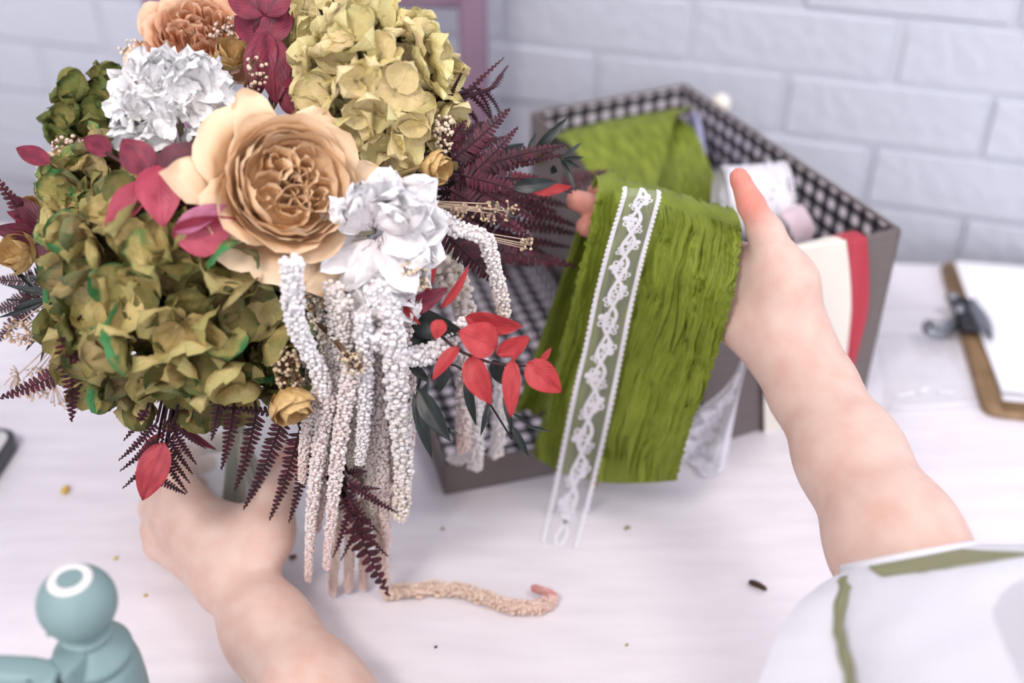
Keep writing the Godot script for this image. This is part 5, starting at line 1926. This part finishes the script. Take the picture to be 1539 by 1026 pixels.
	o = branch("leaf_branch", "cluster of narrow crimson leaves right of the soft white bloom", "leaf branch", "red leaf branches in the bouquet", PackedVector3Array([heart, px(580, 440, 0.610), px(620, 450, 0.598), px(660, 440, 0.596)]), 0.0012, col(60, 34, 34))
	for e in [[604, 452, 656, 400, 34, 0.3, 0.06, 2, 0.3], [606, 468, 674, 432, 30, 0.3, 0.06, 0, 0.2, -0.004], [662, 464, 706, 396, 16, 0.3, 0.06, 2, 0.6, -0.004], [598, 450, 632, 488, 12, 0.3, 0.04, 2, 0.3, -0.008], [612, 400, 640, 346, 12, 0.3, 0.04, 0, 0.3], [600, 380, 652, 312, 7, 0.3, 0.04, 0, 0.3, -0.004], [612, 408, 622, 352, 18, 0.3, 0.05, 0, 0.7]]:
		put.call(o, e, 0.594)
	# small coral leaves among the ferns on the right
	o = branch("leaf_branch", "coral leaves half hidden in the burgundy ferns beside the fingertips", "leaf branch", "red leaf branches in the bouquet", PackedVector3Array([heart, px(650, 280, 0.66), px(770, 270, 0.68), px(860, 290, 0.69)]), 0.0010, col(60, 34, 34))
	for e in [[764, 260, 852, 284, 15, 0.2, 0.04, 2, 0.2, 0.02], [700, 258, 735, 232, 22, 0.2, 0.05, 2, 0.2], [770, 245, 800, 226, 16, 0.2, 0.05, 2, 0.1], [800, 288, 860, 280, 18, 0.2, 0.05, 2, 0.1]]:
		put.call(o, e, 0.675)
	# the single red leaf over the back of the hand
	o = branch("red_leaf", "single hanging red leaf in front of the left hand", "leaf", "", PackedVector3Array([heart, px(280, 600, 0.62), px(272, 640, 0.635), px(248, 668, 0.640)]), 0.0010, col(90, 30, 36))
	leaf(o, "leaf", px(247, 664, 0.614), px(214, 752, 0.622), 0.0175, 0.2, 0.08, col(150, 44, 58), col(196, 78, 84), "leaf", 0.72, 0.15)
	leaf(o, "leaf", px(244, 650, 0.645), px(206, 692, 0.650), 0.0060, 0.4, 0.04, red0, red1, "leaf", 0.8, 0.3)
	leaf(o, "leaf", px(272, 642, 0.640), px(326, 676, 0.655), 0.0050, 0.4, 0.06, wine0, wine1, "leaf", 0.6, 0.3)
	# dark green sprigs
	var g0 := col(22, 28, 27)
	var g1 := col(38, 50, 47)
	var sprigs := [
		["dark green sprig of pointed leaves hanging over the left corner of the box lid", [[heart], [600, 520], [630, 590], [660, 640]], 0.600, [[612, 545, 646, 574, 16], [628, 584, 678, 664, 32], [622, 590, 650, 690, 20], [634, 600, 640, 576, 10], [600, 470, 700, 500, 46], [606, 500, 668, 534, 36], [645, 560, 640, 600, 6], [655, 640, 690, 652, 8]]],
		["dark green sprig below the coral leaves, over the gingham lid", [[heart], [620, 520], [700, 560], [770, 660]], 0.603, [[700, 560, 716, 640, 16], [668, 540, 660, 590, 22], [735, 600, 722, 655, 10], [756, 596, 770, 650, 10], [770, 640, 795, 686, 12], [770, 620, 800, 640, 6], [740, 540, 760, 580, 24], [790, 640, 830, 648, 5]]],
		["thin dark sprig rising beside the pale yellow hydrangea", [[heart], [610, 160], [644, 114], [690, 112]], 0.640, [[645, 113, 698, 113, 11], [660, 110, 688, 90, 6], [664, 116, 702, 136, 9], [655, 118, 676, 122, 5], [668, 114, 664, 134, 4]]],
		["dark pointed sprig standing out of the ferns toward the green roll", [[heart], [660, 260], [790, 226], [846, 238]], 0.672, [[803, 228, 852, 177, 16], [792, 226, 806, 198, 8], [748, 244, 788, 215, 22], [806, 224, 846, 214, 7], [845, 238, 874, 214, 8], [846, 238, 878, 236, 8], [846, 240, 872, 252, 8], [844, 240, 866, 290, 8], [842, 238, 860, 264, 6], [828, 252, 838, 258, 14], [706, 242, 732, 205, 9]]],
		["glossy dark leaf spray lying along the middle of the ferns", [[heart], [660, 290], [740, 290], [800, 285]], 0.640, [[768, 282, 838, 274, 22], [720, 296, 780, 330, 10], [700, 330, 740, 360, 12], [740, 300, 700, 270, 6]]],
		["tangle of narrow dark green leaves at the left under the dried bud", [[heart], [140, 470], [80, 455], [10, 450]], 0.640, [[92, 452, 20, 462, 16], [88, 446, 8, 428, 11], [82, 460, 38, 528, 10], [90, 468, 60, 545, 8], [70, 452, -6, 478, 8], [96, 440, 40, 412, 14], [100, 470, 50, 500, 13], [60, 440, 14, 400, 8], [88, 430, 30, 440, 7]]],
	]
	for e in sprigs:
		var pts := PackedVector3Array()
		for q in e[1]:
			pts.append(q[0] if q.size() == 1 else px(q[0], q[1], e[2] + 0.006))
		var b := branch("green_sprig", e[0], "sprig", "dark green sprigs in the bouquet", pts, 0.0009, g0)
		for q in e[3]:
			leaf(b, "leaf", px(q[0], q[1], e[2]), px(q[2], q[3], e[2] + rng.randf_range(-0.006, 0.006)), q[4] * e[2] / LENS, 0.3, 0.05, g0, g1, "dark leaf", 0.8, rng.randf_range(-0.4, 0.4), 0.9)


func ferns() -> void:
	var h := NECK + Vector3(0.01, 0.075, 0)
	# right side, from the top down: [u0, v0, u1, v1, width, bow, lobes, depth change, roll]
	fern("burgundy fern frond standing highest at the right, its fine tips against the wall", h, [[672, 172, 758, 86, 14, 4, 22, 0.03], [692, 152, 728, 205, 13, 8, 14, 0.04], [704, 140, 744, 190, 12, 8, 12, 0.04], [716, 132, 740, 180, 10, 6, 10, 0.04], [728, 136, 752, 172, 9, 5, 9, 0.04], [736, 136, 764, 98, 9, 2, 12, 0.04], [742, 132, 756, 112, 8, 1, 6, 0.04], [680, 165, 706, 215, 14, 8, 14, 0.03]], 0.60)
	fern("burgundy fern frond with a dark tip beside the pale yellow hydrangea", h, [[668, 168, 698, 102, 9, 3, 16, 0.0]], 0.585, 0.5)
	fern("burgundy fern frond arching up right of the withered rosebud", h, [[676, 242, 766, 162, 40, -6, 17, 0.01], [700, 268, 778, 190, 30, -6, 17, 0.01], [668, 230, 700, 180, 34, 4, 10, 0.0]], 0.565)
	fern("burgundy fern frond folded like a fan above the fingertips", h, [[700, 258, 850, 218, 36, 8, 26, 0.03], [700, 262, 848, 232, 34, 4, 26, 0.03, 0.5], [704, 266, 836, 272, 34, 4, 24, 0.02], [690, 240, 745, 205, 26, 0, 12, 0.0]], 0.570, 0.25)
	fern("broad burgundy fern frond reaching right toward the fingertips", h, [[676, 268, 806, 332, 40, 8, 27, 0.02], [668, 282, 800, 358, 42, 6, 28, 0.0], [690, 262, 812, 300, 36, 6, 25, 0.02]], 0.560)
	fern("burgundy fern frond drooping behind the raised fingertips", h, [[730, 300, 872, 342, 34, 8, 26, 0.05], [744, 330, 884, 356, 30, 6, 26, 0.06], [716, 352, 862, 372, 28, 4, 26, 0.05], [736, 284, 862, 312, 34, 6, 22, 0.06]], 0.600)
	fern("burgundy fern frond with long lobes above the gingham lid", h, [[676, 372, 868, 400, 44, 10, 23, 0.03], [668, 356, 770, 420, 30, 6, 16, 0.02]], 0.575)
	fern("dark burgundy fern frond crossing the pale lumpy strand right of the soft white bloom", h, [[646, 330, 752, 432, 54, 4, 20, 0.0], [660, 318, 730, 350, 30, 4, 14, 0.01]], 0.545, 0.35)
	fern("far reddish fern tip lying against the green roll in the box", h, [[840, 280, 922, 256, 32, 4, 14, 0.02]], 0.68)
	fern("burgundy fern frond buried behind the withered rosebud", h, [[660, 220, 720, 225, 40, 3, 12, 0.0], [655, 275, 735, 300, 44, 3, 14, 0.0], [650, 300, 700, 350, 44, 3, 12, 0.0], [665, 200, 716, 196, 34, 2, 12, 0.01]], 0.575, 0.6)
	fern("burgundy fern frond spreading behind the dark pointed sprig", h, [[672, 250, 800, 246, 36, 5, 24, 0.03], [684, 225, 760, 205, 30, -4, 16, 0.02], [664, 210, 728, 182, 28, -3, 14, 0.02], [690, 290, 838, 318, 38, 6, 25, 0.04]], 0.590, 0.15)
	fern("burgundy fern frond filling the shade over the gingham lid", h, [[680, 310, 800, 346, 40, 6, 24, 0.02], [676, 330, 826, 384, 38, 6, 25, 0.03], [690, 360, 800, 400, 34, 4, 18, 0.02], [662, 300, 760, 330, 40, 4, 18, 0.01]], 0.605, 0.45)
	# left side
	fern("burgundy fern frond at the left edge above the plum leaves", h, [[66, 372, -12, 262, 36, -6, 22, 0.0]], 0.565)
	fern("dark burgundy fern frond at the left edge under the dried bud", h, [[80, 428, -12, 470, 50, 6, 20, 0.0], [70, 420, -10, 420, 40, 5, 18, 0.0], [60, 440, -14, 520, 40, 5, 18, 0.0]], 0.560, 0.5)
	fern("reddish burgundy fern tip pointing left over the white table", h, [[128, 540, -6, 600, 46, 10, 17, 0.01]], 0.488)
	fern("burgundy fern frond hanging at the left beside the olive hydrangea", h, [[104, 494, 108, 634, 50, 4, 17, 0.0], [130, 520, 84, 556, 26, 4, 12, 0.0]], 0.472, 0.2)
	# below
	fern("burgundy fern frond hanging over the left hand behind the red leaf", h, [[222, 612, 186, 662, 20, 3, 9, 0.0], [236, 634, 178, 692, 22, 5, 13, 0.0], [238, 656, 180, 708, 20, 4, 12, 0.0], [232, 684, 184, 734, 19, 4, 11, 0.0], [254, 634, 296, 698, 22, -5, 13, 0.0], [252, 656, 290, 712, 20, -5, 12, 0.0], [250, 676, 286, 726, 19, -4, 11, 0.0], [248, 690, 282, 740, 18, -4, 10, 0.0], [240, 720, 280, 742, 18, -2, 9, 0.0], [248, 628, 238, 712, 10, 0, 12, 0.0], [262, 640, 310, 674, 12, -4, 10, 0.0]], 0.478, 0.35)
	fern("wide dark fern frond hanging in front of the glass vase and the knuckles", h, [[352, 612, 333, 706, 30, 3, 13, -0.01], [386, 618, 353, 738, 34, 6, 16, -0.01], [426, 626, 366, 766, 38, 8, 20, -0.01], [452, 640, 405, 782, 38, 8, 20, -0.01], [462, 676, 434, 786, 28, 5, 16, -0.01], [330, 600, 318, 662, 24, 2, 10, -0.01], [440, 620, 330, 612, 22, 4, 14, 0.0]], 0.488, 0.45)
	fern("burgundy fern frond hanging lowest among the pale strands, tip near the table", h, [[520, 720, 598, 770, 22, -10, 15, 0.0], [512, 744, 584, 836, 26, -18, 18, 0.0], [524, 768, 500, 838, 18, 4, 10, -0.004], [540, 780, 512, 842, 15, 4, 9, -0.004], [500, 740, 494, 800, 26, 4, 9, 0.004], [532, 776, 586, 896, 56, -8, 10, 0.0], [520, 738, 570, 800, 24, -12, 12, 0.002]], 0.478, 0.2)
	fern("two small fern tips peeking out between the pale strands", h, [[524, 712, 552, 708, 18, 2, 6, 0.0], [522, 734, 572, 734, 16, 2, 9, 0.0], [500, 700, 520, 720, 14, 1, 5, 0.0]], 0.483, 0.2)


func strands() -> void:
	var pale := col(253, 247, 245)
	var cream := col(248, 236, 222)
	var blush := col(246, 220, 213)
	var white := col(252, 250, 252)
	# [label, pixel path, distance over the ground at both ends, radii in px, colours]
	var s := [
		["thick white blossom strand hanging left of the soft white bloom, over the olive hydrangea", [440, 392, 440, 450, 452, 505, 476, 550, 488, 590], 0.468, 0.474, 17, 12, white, pale],
		["blossom strand hanging leftmost, ending above the dark fern tips", [486, 560, 468, 620, 458, 670, 454, 722], 0.480, 0.482, 12, 7, pale, blush],
		["longest blossom strand on the left, its pink tip just above the table", [494, 590, 478, 690, 468, 780, 463, 872], 0.476, 0.480, 13, 6, pale, blush],
		["blossom strand between the two long ones at the left, ending at half height", [508, 560, 496, 640, 486, 720, 476, 796], 0.482, 0.486, 12, 7, pale, blush],
		["second long blossom strand from the left, ending left of the lowest fern", [530, 545, 512, 650, 500, 760, 491, 852], 0.474, 0.478, 14, 7, pale, blush],
		["white blossom strand in the middle, ending above the small fern tips", [546, 470, 548, 560, 546, 640, 540, 696], 0.474, 0.480, 14, 9, white, pale],
		["thick white blossom strand hanging at the right of the others", [590, 500, 598, 600, 606, 690, 602, 778], 0.476, 0.484, 19, 13, white, cream],
		["blossom strand just left of the thick white one", [572, 470, 570, 580, 572, 680, 582, 820], 0.486, 0.494, 15, 7, pale, blush],
		["blossom strand running straight down under the soft white bloom", [516, 450, 520, 540, 524, 640, 520, 720], 0.484, 0.492, 14, 9, pale, cream],
		["pinkish strand behind the lowest fern, ending on the table", [536, 600, 545, 700, 548, 800, 546, 884], 0.498, 0.510, 13, 8, cream, blush],
		["pinkish strand behind the long left strands, touching the table", [512, 640, 508, 740, 503, 830, 500, 892], 0.494, 0.503, 12, 8, cream, blush],
		["pinkish strand touching the table between two fern lobes", [528, 650, 528, 740, 526, 830, 523, 888], 0.500, 0.506, 11, 8, cream, blush],
		["pale pink strand behind the lowest fern tip, lying against the table", [560, 640, 566, 740, 574, 830, 580, 888], 0.496, 0.500, 12, 9, cream, blush],
		["short white blossom strand under the right petals of the soft white bloom", [560, 430, 586, 470, 596, 520, 594, 590], 0.476, 0.478, 17, 14, white, pale],
		["blossom strand filling the middle of the fall below the soft white bloom", [500, 430, 506, 500, 498, 580, 494, 650], 0.486, 0.490, 14, 10, pale, cream],
		["white blossom strand looping out to the right in front of the dark leaves", [566, 500, 606, 536, 650, 528, 684, 500, 706, 484], 0.474, 0.500, 17, 14, white, pale],
		["lumpy white strand falling across the dark fern at the right", [652, 322, 690, 345, 726, 356, 742, 400, 752, 440, 758, 470], 0.520, 0.540, 12, 11, white, cream],
		["broad cream strand right of the crimson leaves", [636, 352, 664, 392, 690, 440, 700, 480], 0.548, 0.556, 24, 16, cream, pale],
		["pinkish white strand hanging below the coral leaves, left of two others", [700, 530, 698, 600, 696, 676], 0.546, 0.550, 13, 11, pale, blush],
		["smooth white strand hanging below the coral leaves, middle of three", [716, 540, 716, 620, 713, 703], 0.566, 0.566, 14, 12, white, pale],
		["white strand hanging below the coral leaves, right of two others", [752, 560, 752, 620, 746, 682], 0.574, 0.574, 12, 11, white, pale],
		["white strand end curled on the rim of the gingham lid", [720, 640, 704, 676, 690, 690, 676, 686], 0.580, 0.580, 11, 9, white, pale],
		["pale strand crossing sideways behind the two small fern tips", [520, 722, 540, 738, 566, 738, 590, 730], 0.488, 0.496, 13, 11, pale, blush],
		["cream strand behind the thick white one beside the olive hydrangea", [462, 420, 478, 480, 500, 550, 512, 640], 0.500, 0.502, 13, 11, cream, pale],
		["cream strand hanging behind the tan bud at the left of the fall", [452, 500, 460, 560, 470, 640, 466, 700], 0.500, 0.500, 12, 9, cream, blush],
		["blush strand filling the back of the fall left of its middle", [488, 500, 486, 600, 480, 700, 478, 770], 0.506, 0.508, 13, 8, pale, blush],
		["blush strand filling the back of the fall at its middle", [536, 480, 534, 600, 536, 700, 534, 800], 0.506, 0.512, 14, 9, pale, blush],
		["blush strand filling the back of the fall right of its middle", [576, 460, 580, 580, 588, 690, 592, 760], 0.502, 0.506, 14, 10, pale, blush],
		["pale strand along the right rim of the fall behind the thick white one", [604, 480, 612, 560, 614, 640, 610, 720], 0.492, 0.496, 13, 9, pale, blush],
		["pale strand hanging between the white middle strand and the thick right one", [556, 540, 560, 640, 556, 720, 560, 780], 0.490, 0.496, 13, 10, pale, cream],
	]
	for e in s:
		var p := PackedVector3Array()
		var m: int = e[1].size() / 2
		for i in m:
			var d := lerpf(e[2], e[3], float(i) / (m - 1))
			var q := away(e[1][i * 2], e[1][i * 2 + 1], d)
			if q.y < TABLE_Y + 0.004: q = table_at(e[1][i * 2], e[1][i * 2 + 1], 0.004)
			p.append(q)
		var k: float = e[2] * 1.17 / LENS
		strand(e[0], p, e[4] * k * 1.14, e[5] * k * 1.12, e[6], e[7])
	var fall := PackedVector3Array()
	for q in [[578, 893], [606, 888], [648, 884], [692, 886], [730, 898], [768, 910], [806, 912], [832, 902]]:
		fall.append(table_at(q[0], q[1], 0.0046))
	strand("fallen blossom strand lying on the bare table right of the lowest fern", fall, 0.0054, 0.0050, col(246, 226, 206), col(240, 208, 196), 1.0, false)
	var tp := PackedVector3Array([table_at(834, 898, 0.006), table_at(818, 888, 0.007), table_at(800, 884, 0.005)])
	strand("tiny pink blossom tip on the end of the fallen strand", tp, 0.0034, 0.0026, col(238, 190, 184), col(226, 150, 150), 1.0, false)


func sprays() -> void:
	var cream := col(240, 222, 196)
	var pink := col(232, 196, 184)
	var tan_ := col(206, 182, 148)
	var brown := col(120, 88, 62)
	var pale := col(200, 176, 156)
	var h := NECK + Vector3(0, 0.06, 0)
	# [label, u, v, s, half width, half height, count, bud px, colours, twig colour]
	for e in [
		["dense cream buds at the left between the green hydrangea and the plum leaf", 84, 262, 0.615, 34, 42, 120, 4.6, cream, pink, brown],
		["cream buds beside the dark green hydrangea at the upper left", 105, 222, 0.640, 32, 22, 60, 4.2, cream, pink, brown],
		["few white buds floating above the dark green hydrangea at the upper left", 200, 78, 0.66, 24, 22, 26, 3.6, col(250, 244, 238), cream, pale],
		["cream buds along the right side of the fluffy white bloom", 345, 60, 0.632, 30, 34, 90, 4.0, col(242, 220, 196), pink, brown],
		["small pinkish buds across the tall red leaf", 388, 110, 0.606, 20, 30, 24, 4.2, pink, cream, brown],
		["white buds tucked between the fluffy white bloom and the peach rose", 318, 205, 0.590, 18, 34, 60, 3.8, cream, col(226, 206, 190), brown],
		["cream buds in the dark gap under the left petals of the peach rose", 356, 352, 0.588, 26, 36, 60, 4.0, cream, tan_, brown],
		["tan buds beside the thick white strand over the olive hydrangea", 432, 560, 0.590, 26, 52, 110, 4.2, col(232, 208, 176), tan_, brown],
		["tan buds in the gap among the pale strands under the soft white bloom", 530, 545, 0.578, 24, 22, 50, 4.0, tan_, cream, brown],
		["brown buds in the hollow right of the thick white strand", 478, 450, 0.592, 24, 24, 50, 4.4, tan_, brown, brown],
		["fine pinkish bud spray floating over the white table at the left", 110, 580, 0.665, 62, 48, 120, 2.2, pink, col(196, 140, 130), col(206, 180, 164)],
		["sparse cream bud spray low at the left edge over the grey shade", 40, 575, 0.665, 40, 34, 70, 2.6, col(232, 206, 178), col(214, 184, 150), col(206, 180, 164)],
		["cream bud spray in the left fern tangle", 30, 500, 0.635, 26, 26, 50, 3.6, col(236, 214, 186), pink, pale],
		["cream and red buds right of the pale yellow hydrangea", 668, 200, 0.612, 18, 32, 80, 4.0, cream, col(226, 206, 186), brown],
		["tiny pink buds on top of the pale yellow hydrangea", 590, 66, 0.640, 20, 16, 40, 3.6, pink, col(196, 84, 96), brown],
		["few white buds above the pale yellow hydrangea", 568, 30, 0.660, 14, 12, 14, 2.6, cream, cream, pale],
		["buff buds strung along the middle burgundy fern", 745, 318, 0.600, 40, 20, 40, 2.8, col(224, 202, 158), tan_, pale],
		["cream buds at the end of a bare twig among the right ferns", 792, 368, 0.625, 14, 12, 20, 3.2, cream, tan_, pale],
		["buff dried sprig left in the right ferns above the pale strand", 690, 316, 0.592, 20, 14, 30, 2.6, col(206, 184, 146), tan_, pale],
		["cream buds on the crimson leaves right of the soft white bloom", 622, 416, 0.582, 26, 26, 46, 4.8, col(240, 222, 190), cream, brown],
	]:
		var k: float = e[3] / LENS
		spray(e[0], px(e[1], e[2], e[3]), Vector3(e[4] * k, e[5] * k, minf(e[4], e[5]) * k * 0.6), e[6], e[7] * k * 0.85, e[8], e[9], e[10], h)
